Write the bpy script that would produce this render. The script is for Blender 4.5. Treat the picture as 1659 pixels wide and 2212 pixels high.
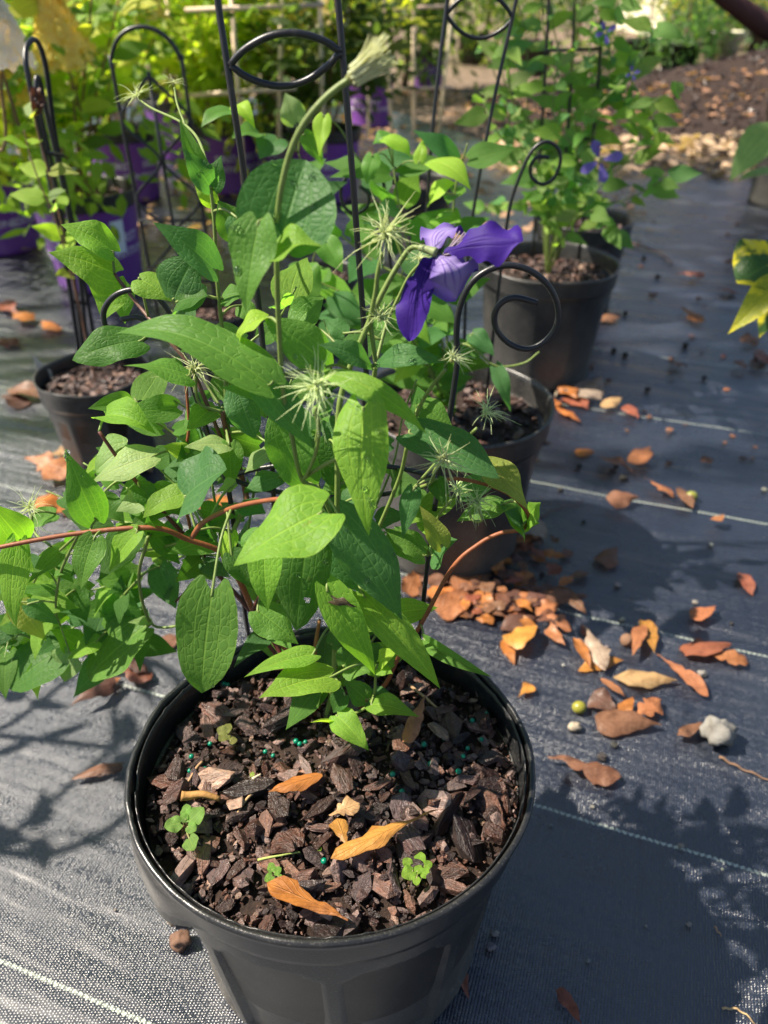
import bpy, bmesh, math, random
from mathutils import Vector, Matrix, Euler, noise
R = math.radians
rnd = random.Random(7)
for o in list(bpy.data.objects): bpy.data.objects.remove(o)
SC = bpy.context.scene
COL = SC.collection

# ------------------------------------------------------------------ camera, sky, sun, exposure
CAMH, FPX, PITCH = 0.70, 1597.0, 35.8          # metres, focal length for a 1659 x 2212 frame, degrees down
cam = bpy.data.cameras.new('camera'); camo = bpy.data.objects.new('camera', cam); COL.objects.link(camo)
camo.location = (0, 0, CAMH); camo.rotation_euler = (R(90 - PITCH), 0, 0)
cam.sensor_fit = 'VERTICAL'; cam.sensor_height = 36.0; cam.lens = 36.0 * FPX / 2212.0
cam.clip_start = 0.02; cam.clip_end = 400
cam.dof.use_dof = True; cam.dof.focus_distance = 0.48; cam.dof.aperture_fstop = 6.5
SC.camera = camo
SUN_EL, SUN_B = R(51), R(-7)                    # sun on the left, a little in front of the camera
S = Vector((-math.cos(SUN_EL) * math.cos(SUN_B), -math.cos(SUN_EL) * math.sin(SUN_B), math.sin(SUN_EL)))
W = bpy.data.worlds.new('World'); SC.world = W; W.use_nodes = True
nt = W.node_tree; bg = nt.nodes['Background']
sky = nt.nodes.new('ShaderNodeTexSky'); sky.sky_type = 'NISHITA'; sky.sun_disc = False
sky.sun_elevation = SUN_EL; sky.sun_rotation = math.atan2(S.x, S.y)
nt.links.new(sky.outputs[0], bg.inputs[0]); bg.inputs[1].default_value = 0.060
sl = bpy.data.lights.new('sun', 'SUN'); sl.energy = 5.0; sl.angle = R(0.53); sl.color = (1.0, 0.89, 0.74)
so = bpy.data.objects.new('sun', sl); COL.objects.link(so); so.rotation_euler = (-S).to_track_quat('-Z', 'Y').to_euler()
so.location = S * 20
SC.view_settings.view_transform = 'Standard'; SC.view_settings.look = 'None'
SC.view_settings.exposure = 1.38; SC.view_settings.gamma = 1.0
SC.render.engine = 'CYCLES'
SC.cycles.use_denoising = True
SC.cycles.max_bounces = 8; SC.cycles.transparent_max_bounces = 8
SC.cycles.sample_clamp_indirect = 6.0

# ------------------------------------------------------------------ picture point -> place in the world
_cp, _sp = math.cos(R(PITCH)), math.sin(R(PITCH))
def ray(U, V):
    a, b = (U - 829.5) / FPX, (1106.0 - V) / FPX
    return Vector((a, _cp + b * _sp, -_sp + b * _cp))
def P(U, V, y):
    d = ray(U, V); return Vector((0, 0, CAMH)) + d * (y / d.y)
def G(U, V, z=0.0):
    d = ray(U, V); return Vector((0, 0, CAMH)) + d * ((z - CAMH) / d.z)
CAMV = Vector((0, 0, CAMH))
def pxm(p):                                       # metres covered by one picture unit at p
    d = p - CAMV; return (d.y * _cp - d.z * _sp) / FPX

# ------------------------------------------------------------------ node helpers
class N:
    def __init__(s, name):
        s.m = bpy.data.materials.new(name); s.m.use_nodes = True; s.t = s.m.node_tree
        s.t.nodes.clear(); s.out = s.t.nodes.new('ShaderNodeOutputMaterial')
    def n(s, typ, **kw):
        x = s.t.nodes.new('ShaderNode' + typ)
        for k, v in kw.items(): setattr(x, k, v)
        return x
    def l(s, a, b): s.t.links.new(a, b)
    def put(s, sock, v):
        if isinstance(v, bpy.types.NodeSocket): s.l(v, sock)
        elif v is not None:
            if isinstance(v, (tuple, list)) and len(v) == 3 and sock.type == 'RGBA': v = (*v, 1)
            sock.default_value = v
    def math(s, op, a, b=None, c=None, clamp=False):
        x = s.n('Math', operation=op, use_clamp=clamp); s.put(x.inputs[0], a)
        if b is not None: s.put(x.inputs[1], b)
        if c is not None: s.put(x.inputs[2], c)
        return x.outputs[0]
    def mix(s, f, a, b, blend='MIX'):
        x = s.n('Mix', data_type='RGBA', blend_type=blend)
        s.put(x.inputs[0], f); s.put(x.inputs[6], a); s.put(x.inputs[7], b); return x.outputs[2]
    def noise(s, vec, scale, detail=3, rough=.5, out=0, dist=0):
        x = s.n('TexNoise'); s.put(x.inputs['Vector'], vec); x.inputs['Scale'].default_value = scale
        x.inputs['Detail'].default_value = detail; x.inputs['Roughness'].default_value = rough
        x.inputs['Distortion'].default_value = dist; return x.outputs[out]
    def ramp(s, f, stops):
        x = s.n('ValToRGB'); e = x.color_ramp.elements
        while len(e) > 1: e.remove(e[-1])
        for i, (p, c) in enumerate(stops):
            q = e[0] if i == 0 else e.new(p)
            q.position = p; q.color = (*c, 1) if len(c) == 3 else c
        s.put(x.inputs[0], f); return x.outputs[0]
    def step(s, f, a, b):                          # smooth 0..1 from a to b
        x = s.n('MapRange', interpolation_type='SMOOTHSTEP'); s.put(x.inputs[0], f)
        x.inputs[1].default_value = a; x.inputs[2].default_value = b; return x.outputs[0]
    def bump(s, h, strength=.5, dist=.001, nrm=None):
        x = s.n('Bump'); x.inputs['Strength'].default_value = strength; x.inputs['Distance'].default_value = dist
        s.put(x.inputs['Height'], h)
        if nrm is not None: s.l(nrm, x.inputs['Normal'])
        return x.outputs[0]
    def pbr(s, col, rough=.5, nrm=None, spec=.5, **kw):
        x = s.n('BsdfPrincipled'); s.put(x.inputs['Base Color'], col); s.put(x.inputs['Roughness'], rough)
        s.put(x.inputs['Specular IOR Level'], spec)
        if nrm is not None: s.l(nrm, x.inputs['Normal'])
        for k, v in kw.items(): s.put(x.inputs[k], v)
        return x.outputs[0]
    def done(s, sh): s.l(sh, s.out.inputs[0]); return s.m
    def obj(s): return s.n('TexCoord').outputs['Object']
    def uv(s): return s.n('TexCoord').outputs['UV']
    def sep(s, v): x = s.n('SeparateXYZ'); s.l(v, x.inputs[0]); return x.outputs
    def vec(s, a, b, c=0.0):
        x = s.n('CombineXYZ'); s.put(x.inputs[0], a); s.put(x.inputs[1], b); s.put(x.inputs[2], c); return x.outputs[0]
    def scale(s, v, k):
        x = s.n('VectorMath', operation='MULTIPLY'); s.l(v, x.inputs[0]); x.inputs[1].default_value = k; return x.outputs[0]

# ------------------------------------------------------------------ materials
def mat_leaf(name, trans=.55, rough=.48, vein=.7, back=1.25, retic=True, yellow=False):
    k = N(name); uv = k.uv(); x, y, _ = k.sep(uv)
    v = k.math('ABSOLUTE', k.math('MULTIPLY_ADD', y, 2.0, -1.0))
    info = k.n('ObjectInfo'); col = info.outputs['Color']
    d0 = k.step(v, .055, .012)
    d1 = k.step(k.math('ABSOLUTE', k.math('SUBTRACT', v, .40)), .035, .006)
    d2 = k.step(k.math('ABSOLUTE', k.math('SUBTRACT', v, .74)), .03, .004)
    ve = k.math('MAXIMUM', k.math('MAXIMUM', d0, k.math('MULTIPLY', d1, .75)), k.math('MULTIPLY', d2, .45))
    ob = k.obj()
    if retic:
        vo = k.n('TexVoronoi', feature='DISTANCE_TO_EDGE'); k.l(k.vec(k.math('MULTIPLY', x, 13.0), k.math('MULTIPLY', v, 4.2), info.outputs['Random']), vo.inputs['Vector'])
        vo.inputs['Scale'].default_value = 1.0; vo.inputs['Randomness'].default_value = .85
        ret = k.step(vo.outputs[0], .085, .010)
        ve = k.math('MAXIMUM', ve, k.math('MULTIPLY', ret, .50))
        bul = k.step(vo.outputs[0], 0.0, .35)
    else:
        bul = k.noise(ob, 60)
    big = k.noise(ob, 22, 2)
    c1 = k.mix(k.math('MULTIPLY', k.step(big, .3, .75), .45), col, k.mix(1.0, col, (.72, .80, .62), 'MULTIPLY'))
    light = k.mix(1.0, col, (1.75, 1.45, 1.35), 'MULTIPLY')
    c2 = k.mix(k.math('MULTIPLY', ve, vein), c1, light)
    geo = k.n('NewGeometry')
    c3 = k.mix(k.math('MULTIPLY', geo.outputs['Backfacing'], .5), c2, k.mix(1.0, c2, (1.3 * back, 1.15 * back, 1.5 * back), 'MULTIPLY'))
    brn = k.math('MULTIPLY', k.step(k.noise(ob, 75, 3, .6), .70, .76), k.step(info.outputs['Random'], .35, .6))
    c3 = k.mix(k.math('MULTIPLY', brn, .55), c3, (.20, .13, .04))
    edge = k.step(v, .955, 1.0)
    c3 = k.mix(k.math('MULTIPLY', edge, .5), c3, light)
    if yellow:
        c3 = k.mix(k.step(k.noise(ob, 26, 3, .6), .50, .62), c3, (.62, .55, .03))
    h = k.math('ADD', k.math('MULTIPLY', bul, .16), k.math('MULTIPLY', k.noise(ob, 240, 3), .45))
    h = k.math('SUBTRACT', h, k.math('MULTIPLY', ve, .45))
    nb = k.bump(h, .65, .0011)
    p = k.pbr(c3, rough, nb, .22)
    tr = k.n('BsdfTranslucent'); k.l(k.mix(1.0, c3, (1.5, 1.7, .55), 'MULTIPLY'), tr.inputs[0])
    mx = k.n('MixShader'); mx.inputs[0].default_value = trans; k.l(p, mx.inputs[1]); k.l(tr.outputs[0], mx.inputs[2])
    return k.done(mx.outputs[0])
M = {}
M['leaf'] = mat_leaf('clematis_leaf')
M['leaf_far'] = mat_leaf('vine_leaf', retic=False, vein=.35)
M['leaf_hyd'] = mat_leaf('hydrangea_leaf', trans=.58, retic=False, vein=.4, rough=.5)
M['leaf_var'] = mat_leaf('variegated_leaf', yellow=True, trans=.35, rough=.35)
def mat_tint(name, rough=.55, trans=0.0, bump=.4, bscale=120, spec=.4, var=.25):
    k = N(name); ob = k.obj(); col = k.n('ObjectInfo').outputs['Color']
    n1 = k.noise(ob, bscale * .35, 4, .6)
    c = k.mix(k.math('MULTIPLY', k.step(n1, .35, .7), var * 1.6), col, k.mix(1.0, col, (.55, .52, .48), 'MULTIPLY'))
    nb = k.bump(k.noise(ob, bscale, 4, .6), bump, .001)
    p = k.pbr(c, rough, nb, spec)
    if trans:
        tr = k.n('BsdfTranslucent'); k.l(k.mix(1.0, c, (1.4, 1.2, .9), 'MULTIPLY'), tr.inputs[0])
        mx = k.n('MixShader'); mx.inputs[0].default_value = trans; k.l(p, mx.inputs[1]); k.l(tr.outputs[0], mx.inputs[2]); p = mx.outputs[0]
    return k.done(p)
M['stem'] = mat_tint('stem', .5, .15, .3, 300)
def mat_dry():
    k = N('dry_leaf'); uv = k.uv(); x, y, _ = k.sep(uv); ob = k.obj()
    v = k.math('ABSOLUTE', k.math('MULTIPLY_ADD', y, 2.0, -1.0)); info = k.n('ObjectInfo'); col = info.outputs['Color']
    mid = k.step(v, .07, .01)
    side = k.math('FRACT', k.math('ADD', k.math('MULTIPLY', x, 7.0), k.math('MULTIPLY', v, -2.2)))
    sv = k.math('MULTIPLY', k.step(k.math('ABSOLUTE', k.math('SUBTRACT', side, .5)), .10, .02), .6)
    ve = k.math('MAXIMUM', mid, sv)
    st = k.noise(ob, 55, 5, .65); fn = k.noise(ob, 300, 3, .6)
    c = k.mix(k.math('MULTIPLY', k.step(st, .42, .66), .75), col, k.mix(1.0, col, (.40, .34, .30), 'MULTIPLY'))
    c = k.mix(k.math('MULTIPLY', k.step(k.noise(ob, 38, 4, .6), .52, .72), .5), c, k.mix(1.0, col, (1.35, 1.45, 1.5), 'MULTIPLY'))
    c = k.mix(k.math('MULTIPLY', ve, .35), c, k.mix(1.0, col, (1.25, 1.3, 1.3), 'MULTIPLY'))
    c = k.mix(k.math('MULTIPLY', k.step(v, .86, 1.0), .45), c, k.mix(1.0, col, (.45, .38, .32), 'MULTIPLY'))
    nb = k.bump(k.math('ADD', k.math('ADD', k.math('MULTIPLY', st, 1.4), k.math('MULTIPLY', fn, .4)), k.math('MULTIPLY', ve, .6)), .7, .0014)
    p = k.pbr(c, k.math('MULTIPLY_ADD', st, .35, .30), nb, .4)
    tr = k.n('BsdfTranslucent'); k.l(k.mix(1.0, c, (1.3, 1.0, .7), 'MULTIPLY'), tr.inputs[0])
    mx = k.n('MixShader'); mx.inputs[0].default_value = .15; k.l(p, mx.inputs[1]); k.l(tr.outputs[0], mx.inputs[2])
    return k.done(mx.outputs[0])
M['dry'] = mat_dry()
M['style'] = mat_tint('seed_plume', .5, .5, .1, 300, var=.1)
M['wood'] = mat_tint('twig', .8, 0, .8, 200)
M['stone'] = mat_tint('stone', .85, 0, 1.0, 160, var=.6)
M['acorn'] = mat_tint('acorn', .3, 0, .15, 80, var=.2)
M['bamboo'] = mat_tint('bamboo', .5, 0, .2, 60)
M['pellet'] = mat_tint('pellet', .3, 0, 0, 100)
def mat_petal():
    k = N('petal'); uv = k.uv(); x, y, _ = k.sep(uv)
    v = k.math('ABSOLUTE', k.math('MULTIPLY_ADD', y, 2.0, -1.0)); ob = k.obj()
    rib = k.math('MAXIMUM', k.step(v, .08, .0), k.step(k.math('ABSOLUTE', k.math('SUBTRACT', v, .26)), .06, .0))
    rib = k.math('MULTIPLY', rib, k.step(x, 1.0, .5))
    inner = k.mix(k.step(k.noise(ob, 45, 3), .3, .7), (.024, .0075, .125), (.036, .0115, .18))
    inner = k.mix(k.math('MULTIPLY', rib, .35), inner, (.028, .006, .12))
    outer = k.mix(k.step(k.math('ADD', v, k.math('MULTIPLY', x, .35)), .35, 1.1), (.27, .21, .44), (.13, .085, .30))
    outer = k.mix(k.math('MULTIPLY', rib, .8), outer, (.10, .055, .30))
    c = k.mix(k.n('NewGeometry').outputs['Backfacing'], inner, outer)
    h = k.math('ADD', k.noise(ob, 260, 3), k.math('MULTIPLY', rib, -.8))
    p = k.pbr(c, .6, k.bump(h, .5, .0006), .15)
    tr = k.n('BsdfTranslucent'); k.l(k.mix(1.0, inner, (1.3, 1.0, 1.3), 'MULTIPLY'), tr.inputs[0])
    mx = k.n('MixShader'); mx.inputs[0].default_value = .2; k.l(p, mx.inputs[1]); k.l(tr.outputs[0], mx.inputs[2])
    return k.done(mx.outputs[0])
M['petal'] = mat_petal()
def mat_wire():
    k = N('black_coated_wire'); ob = k.obj()
    c = k.mix(k.step(k.noise(ob, 90, 4, .7), .55, .75), (.010, .011, .014), (.035, .034, .033))
    return k.done(k.pbr(c, .38, k.bump(k.noise(ob, 420, 3), .25, .0006), .5))
M['wire'] = mat_wire()
def mat_pot(name, col, rough=.42, dust=.5, ppl=0):
    k = N(name); ob = k.obj(); z = k.sep(ob)[2]
    d = k.step(k.noise(ob, 9, 4, .6), .35, .75)
    fine = k.step(k.noise(ob, 620, 2, .5), .58, .68)
    smud = k.step(k.noise(k.scale(ob, (1, 1, .35)), 26, 5, .65), .45, .8)
    low = k.step(z, .16, .0)
    f = k.math('MULTIPLY', k.math('ADD', k.math('MULTIPLY', d, .35), k.math('ADD', k.math('MULTIPLY', smud, .30), k.math('MULTIPLY', low, .35))), dust, clamp=True)
    c = k.mix(f, col, (.20, .185, .16))
    c = k.mix(k.math('MULTIPLY', fine, .55 * dust), c, (.34, .32, .27))
    r = k.math('ADD', rough, k.math('MULTIPLY', f, .5), clamp=True)
    nb = k.bump(k.math('ADD', k.noise(ob, 700, 2), k.math('MULTIPLY', k.noise(ob, 60, 2), .6)), .22, .0008)
    return k.done(k.pbr(c, r, nb, .5))
M['pot'] = mat_pot('black_plastic', (.010, .011, .013), .34, .42)
M['pot_rim'] = mat_pot('black_plastic_rim', (.008, .009, .011), .30, .18)
M['purple'] = mat_pot('purple_plastic', (.15, .035, .28), .35, .12)
M['print'] = mat_pot('white_print', (.75, .70, .80), .5, .1)
def mat_bark(sc=1.0, mul=1.0):
    k = N('bark_chip'); ob = k.scale(k.obj(), (sc, sc, sc)); g = k.n('NewGeometry'); info = k.n('ObjectInfo')
    r = k.math('FRACT', k.math('ADD', g.outputs['Random Per Island'], info.outputs['Random']))
    c = k.ramp(r, [(0, (.014, .009, .009)), (.18, (.034, .019, .016)), (.34, (.085, .040, .028)), (.46, (.020, .014, .014)), (.58, (.075, .050, .050)), (.68, (.15, .08, .055)), (.78, (.035, .026, .027)), (.88, (.21, .15, .135)), (.95, (.10, .070, .066)), (1, (.28, .19, .14))])
    if mul != 1.0: c = k.mix(1.0, c, (mul, mul, mul), 'MULTIPLY')
    st = k.noise(k.scale(ob, (1.0, 4.5, 2.0)), 70, 4, .65, dist=.8)
    n1 = k.noise(ob, 240, 4, .65)
    c = k.mix(k.math('MULTIPLY', k.step(n1, .40, .68), .6), c, k.mix(1.0, c, (.35, .32, .30), 'MULTIPLY'))
    c = k.mix(k.math('MULTIPLY', k.step(st, .42, .66), .55), c, k.mix(1.0, c, (1.9, 1.6, 1.4), 'MULTIPLY'))
    nb = k.bump(k.math('ADD', n1, k.math('MULTIPLY', st, 1.2)), 1.0, .0022)
    rough = k.math('MULTIPLY_ADD', k.step(k.noise(ob, 30, 2), .35, .65), .38, .27)
    return k.done(k.pbr(c, rough, nb, .45))
M['bark'] = mat_bark(); M['bark_big'] = mat_bark(.0125)
def mat_soil():
    k = N('potting_soil'); ob = k.obj(); n1 = k.noise(ob, 140, 6, .7)
    c = k.ramp(n1, [(.3, (.008, .005, .004)), (.55, (.03, .017, .012)), (.75, (.07, .04, .03))])
    return k.done(k.pbr(c, .8, k.bump(n1, 1.0, .004), .3))
M['soil'] = mat_soil()
def mat_fabric():
    a = R(18.95)
    k = N('woven_ground_fabric'); ob = k.obj()
    mp = k.n('Mapping'); mp.inputs['Rotation'].default_value = (0, 0, a); k.l(ob, mp.inputs['Vector'])
    wob = k.noise(ob, 5, 2, .5, 1)
    sv = k.n('VectorMath', operation='MULTIPLY_ADD'); k.l(wob, sv.inputs[0]); sv.inputs[1].default_value = (.012, .012, 0); k.l(mp.outputs[0], sv.inputs[2])
    x, y, _ = k.sep(sv.outputs[0])
    px, py = .0027, .0021
    rib = k.math('ABSOLUTE', k.math('SINE', k.math('MULTIPLY', x, math.pi / px)))
    chk = k.math('MULTIPLY', k.math('MODULO', k.math('FLOOR', k.math('DIVIDE', k.math('ADD', x, 50 * px), px)), 2.0), math.pi / 2)
    cro = k.math('ABSOLUTE', k.math('SINE', k.math('ADD', k.math('MULTIPLY', y, math.pi / py), chk)))
    h = k.math('MULTIPLY', k.math('POWER', rib, .6), k.math('MULTIPLY_ADD', k.math('POWER', cro, .7), .65, .35))
    tape = k.n('TexWhiteNoise', noise_dimensions='1D'); k.l(k.math('FLOOR', k.math('DIVIDE', x, px)), tape.inputs['W'])
    big = k.noise(ob, 1.7, 4, .6); mid = k.noise(ob, 9, 5, .65)
    dirt = k.step(k.math('ADD', k.math('MULTIPLY', big, .6), k.math('MULTIPLY', mid, .4)), .42, .68)
    dark = k.mix(h, (.0012, .0022, .0045), (.015, .022, .042))  # black fabric tinted navy: blue sky light of the shade put into its colour
    dark = k.mix(k.math('MULTIPLY', tape.outputs[0], .35), dark, k.mix(1.0, dark, (.45, .45, .45), 'MULTIPLY'))
    c = k.mix(k.math('MULTIPLY', dirt, .32), dark, (.046, .056, .078))  # dusty patches, carrying the same sky-blue tint
    spk = k.step(k.noise(ob, 330, 2), .70, .76)
    c = k.mix(k.math('MULTIPLY', spk, .35), c, (.22, .20, .17))
    # woven marker threads
    tri = k.math('PINGPONG', x, .0026)
    yy = k.math('ADD', y, k.math('MULTIPLY', tri, .55))
    dl = k.math('ABSOLUTE', k.math('SUBTRACT', k.math('FRACT', k.math('ADD', k.math('DIVIDE', k.math('SUBTRACT', yy, .786), .3048), .5)), .5))
    ln = k.step(dl, .0062, .0040)
    dash = k.step(k.math('SINE', k.math('MULTIPLY', x, 2 * math.pi / .0062)), -.6, .1)
    lnf = k.math('MULTIPLY', ln, k.math('MULTIPLY_ADD', dash, .55, .30))
    c = k.mix(k.math('MULTIPLY', lnf, k.math('SUBTRACT', 1.0, k.math('MULTIPLY', dirt, .35))), c, (.42, .47, .40))
    wr = k.noise(k.scale(mp.outputs[0], (1.2, 7.0, 1)), 2.2, 3, .55)
    nb = k.bump(wr, .35, .03); coatn = nb
    nb = k.bump(h, .8, .0007, nb)
    cell = k.n('TexWhiteNoise', noise_dimensions='2D'); k.l(k.vec(k.math('FLOOR', k.math('DIVIDE', x, px)), k.math('FLOOR', k.math('DIVIDE', y, py))), cell.inputs['Vector'])
    tl = k.n('VectorMath', operation='MULTIPLY_ADD'); k.l(cell.outputs['Color'], tl.inputs[0]); tl.inputs[1].default_value = (.34, .34, .0); tl.inputs[2].default_value = (-.17, -.17, 0)
    ad = k.n('VectorMath', operation='ADD'); k.l(nb, ad.inputs[0]); k.l(tl.outputs[0], ad.inputs[1])
    nz_ = k.n('VectorMath', operation='NORMALIZE'); k.l(ad.outputs[0], nz_.inputs[0]); nb = nz_.outputs[0]
    rough = k.math('ADD', .24, k.math('MULTIPLY', dirt, .14))
    return k.done(k.pbr(c, rough, nb, .8, **{'Coat Weight': .7, 'Coat Roughness': .30, 'Coat IOR': 1.5, 'Coat Normal': coatn}))
M['fabric'] = mat_fabric()
def mat_ground():
    k = N('leaf_litter_ground'); ob = k.obj(); n1 = k.noise(ob, 3, 6, .7); n2 = k.noise(ob, 30, 5, .7)
    c = k.ramp(k.math('ADD', k.math('MULTIPLY', n1, .5), k.math('MULTIPLY', n2, .5)), [(.3, (.06, .045, .035)), (.5, (.17, .125, .09)), (.7, (.34, .26, .19))])
    return k.done(k.pbr(c, .9, k.bump(n2, .9, .02), .2))
M['ground'] = mat_ground()
def mat_flat(name, col, rough=.6, nscale=40, var=.3):
    k = N(name); ob = k.obj(); n1 = k.noise(ob, nscale, 4, .6)
    c = k.mix(k.math('MULTIPLY', k.step(n1, .3, .7), var), col, tuple(q * .55 for q in col))
    return k.done(k.pbr(c, rough, k.bump(n1, .3, .003), .4))
M['mulch'] = mat_bark(.2, .42)
M['floret'] = mat_tint('floret', .55, .6, .1, 80, var=.15)

# ------------------------------------------------------------------ object helpers
def link(o, parent=None):
    COL.objects.link(o)
    if parent is not None: o.parent = parent
    return o
def tag(o, label=None, cat=None, group=None, kind=None):
    if label: o['label'] = label
    if cat: o['category'] = cat
    if group: o['group'] = group
    if kind: o['kind'] = kind
    return o
def thing(name, label, cat, loc=(0, 0, 0), group=None):
    o = bpy.data.objects.new(name, None); o.location = loc; o.empty_display_size = .02
    link(o); return tag(o, label, cat, group)
def root_of(o):
    while o.parent is not None: o = o.parent
    return o
def mk(name, vs, fs, mat, parent=None, loc=None, smooth=True, uvs=None, color=None):
    """vs in world space; the mesh is stored relative to its thing's base"""
    me = bpy.data.meshes.new(name)
    if parent is not None: off = root_of(parent).location
    elif loc is not None: off = Vector(loc)
    else: off = Vector((0, 0, 0))
    me.from_pydata([tuple(Vector(v) - off) for v in vs], [], fs)
    if uvs is not None:
        ul = me.uv_layers.new(name='uv')
        for lp in me.loops: ul.data[lp.index].uv = uvs[lp.vertex_index]
    if smooth: me.polygons.foreach_set('use_smooth', [True] * len(me.polygons))
    me.materials.append(mat); me.update()
    o = bpy.data.objects.new(name, me); link(o, parent)
    if parent is None: o.location = off
    if color is not None: o.color = (*color, 1)
    return o
def jit(c, a=.15, r=rnd):
    k = 1 + r.uniform(-a, a); return tuple(max(0, q * k * (1 + r.uniform(-a, a) * .4)) for q in c)
def crom(pts, per=6):
    pts = [Vector(p) for p in pts]
    if len(pts) < 3:
        return [pts[0].lerp(pts[-1], i / per) for i in range(per + 1)]
    q = [pts[0] * 2 - pts[1]] + pts + [pts[-1] * 2 - pts[-2]]
    out = []
    for i in range(1, len(q) - 2):
        a, b, c, d = q[i - 1:i + 3]
        for k in range(per):
            t = k / per
            out.append(.5 * ((2 * b) + (c - a) * t + (2 * a - 5 * b + 4 * c - d) * t * t + (3 * b - a - 3 * c + d) * t ** 3))
    out.append(pts[-1]); return out
def tube(pts, r0, r1=None, sides=8, cap=True, vs=None, fs=None):
    vs = [] if vs is None else vs; fs = [] if fs is None else fs
    r1 = r0 if r1 is None else r1; n = len(pts); base = len(vs)
    ref = Vector((0.3, 1, .2))
    u = None
    for i, p in enumerate(pts):
        t = (pts[min(i + 1, n - 1)] - pts[max(i - 1, 0)])
        if t.length < 1e-9: t = Vector((0, 0, 1))
        t.normalize()
        if u is None:
            u = ref - t * ref.dot(t)
            if u.length < 1e-3: u = Vector((1, 0, 0)) - t * t.x
        else: u = u - t * u.dot(t)
        u.normalize(); w = t.cross(u); r = r0 + (r1 - r0) * i / max(1, n - 1)
        for s in range(sides):
            a = 2 * math.pi * s / sides
            vs.append(p + u * (math.cos(a) * r) + w * (math.sin(a) * r))
    for i in range(n - 1):
        for s in range(sides):
            s2 = (s + 1) % sides
            fs.append((base + i * sides + s, base + i * sides + s2, base + (i + 1) * sides + s2, base + (i + 1) * sides + s))
    if cap:
        fs.append(tuple(base + s for s in reversed(range(sides)))); fs.append(tuple(base + (n - 1) * sides + s for s in range(sides)))
    return vs, fs
def interp(tab, t):
    for (a, va), (b, vb) in zip(tab, tab[1:]):
        if t <= b:
            f = (t - a) / (b - a) if b > a else 0; f = f * f * (3 - 2 * f) * .35 + f * .65
            return va + (vb - va) * f
    return tab[-1][1]
HEART = [(0, .56), (.04, .80), (.10, .95), (.2, 1.0), (.33, .95), (.48, .80), (.63, .57), (.77, .34), (.88, .17), (.95, .07), (1, 0)]
OVATE = [(0, .46), (.05, .72), (.12, .90), (.22, 1.0), (.35, .97), (.5, .83), (.65, .60), (.78, .37), (.88, .19), (.95, .075), (1, .0)]
ROUND = [(0, .5), (.06, .76), (.15, .93), (.3, 1.0), (.45, .99), (.6, .90), (.75, .70), (.88, .42), (.96, .17), (1, 0)]
LANCE = [(0, .12), (.08, .40), (.2, .78), (.35, 1.0), (.5, .98), (.65, .80), (.8, .48), (.92, .17), (1, 0)]
OAK = [(0, .05), (.15, .14), (.28, .28), (.36, .62), (.43, .70), (.50, .45), (.58, .80), (.68, 1.0), (.76, .72), (.84, .70), (.92, .52), (1, 0)]
SPAT = [(0, .04), (.15, .16), (.35, .42), (.55, .78), (.72, 1.0), (.85, .92), (.94, .62), (1, 0)]
PETAL = [(0, .10), (.08, .22), (.2, .42), (.35, .66), (.5, .88), (.62, 1.0), (.74, .98), (.84, .80), (.92, .52), (.97, .26), (1, 0)]
def blade(base, tip, Wd, N0, arch=None, prof=OVATE, n=14, m=8, fold=.18, cord=.10, curl=.0, wav=.04, twist=0.0, seed=0, bend=None):
    base, tip = Vector(base), Vector(tip); L = (tip - base).length
    ctrl = (base + tip) / 2 + (arch if arch is not None else Vector((0, 0, 0)))
    vs, fs, uvs = [], [], []
    sd = seed * 1.713
    for i in range(n + 1):
        t = i / n
        c = base * (1 - t) ** 2 + ctrl * 2 * t * (1 - t) + tip * t * t
        T = (ctrl - base) * (1 - t) + (tip - ctrl) * t
        if T.length < 1e-9: T = tip - base
        T.normalize()
        Nn = N0 - T * N0.dot(T); Nn.normalize()
        if twist: Nn = Matrix.Rotation(twist * (t - .25), 3, T) @ Nn
        Sd = T.cross(Nn)
        hw = Wd / 2 * interp(prof, t)
        for j in range(m + 1):
            v = -1 + 2 * j / m; av = abs(v)
            asym = 1 + .05 * math.sin(sd + (1 if v > 0 else 2.3) * 2 + t * 5)
            lat = v * hw * asym * math.cos(fold * .9 + curl * av * .8)
            lift = hw * (fold * av - curl * av * av) + hw * wav * av * math.sin(9 * t + sd + (0 if v > 0 else 1.9)) * 1.6
            back = -cord * L * (1.0 - abs(av - .62) * 1.1) * av * 1.6 * math.exp(-t * 9) if cord else 0
            vs.append(c + Sd * lat + Nn * lift + T * back)
            uvs.append((t, j / m))
    for i in range(n):
        for j in range(m):
            a = i * (m + 1) + j
            fs.append((a, a + 1, a + m + 2, a + m + 1))
    return vs, fs, uvs
def face_normal(base, tip, up=.45, roll=0.0):
    mid = (base + tip) / 2; T = (tip - base).normalized()
    tc = (CAMV - mid).normalized()
    n0 = tc * (1 - up) + Vector((0, 0, 1)) * up + S * .22
    n0 = n0 - T * n0.dot(T)
    if n0.length < 1e-4: n0 = Vector((0, 0, 1))
    n0.normalize()
    return Matrix.Rotation(R(roll), 3, T) @ n0
def lathe(prof, seg, cx, cy, sx=1, sy=1, fr=None, vs=None, fs=None, closed_bottom=False):
    """prof: list of (r, z); fr(theta, i, r, z) -> (r, z)"""
    vs = [] if vs is None else vs; fs = [] if fs is None else fs; b = len(vs)
    for i, (r, z) in enumerate(prof):
        for s in range(seg):
            th = 2 * math.pi * s / seg
            rr, zz = (fr(th, i, r, z) if fr else (r, z))
            vs.append(Vector((cx + math.cos(th) * rr * sx, cy + math.sin(th) * rr * sy, zz)))
    for i in range(len(prof) - 1):
        for s in range(seg):
            s2 = (s + 1) % seg
            fs.append((b + i * seg + s, b + i * seg + s2, b + (i + 1) * seg + s2, b + (i + 1) * seg + s))
    if closed_bottom: fs.append(tuple(b + s for s in reversed(range(seg))))
    return vs, fs
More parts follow.
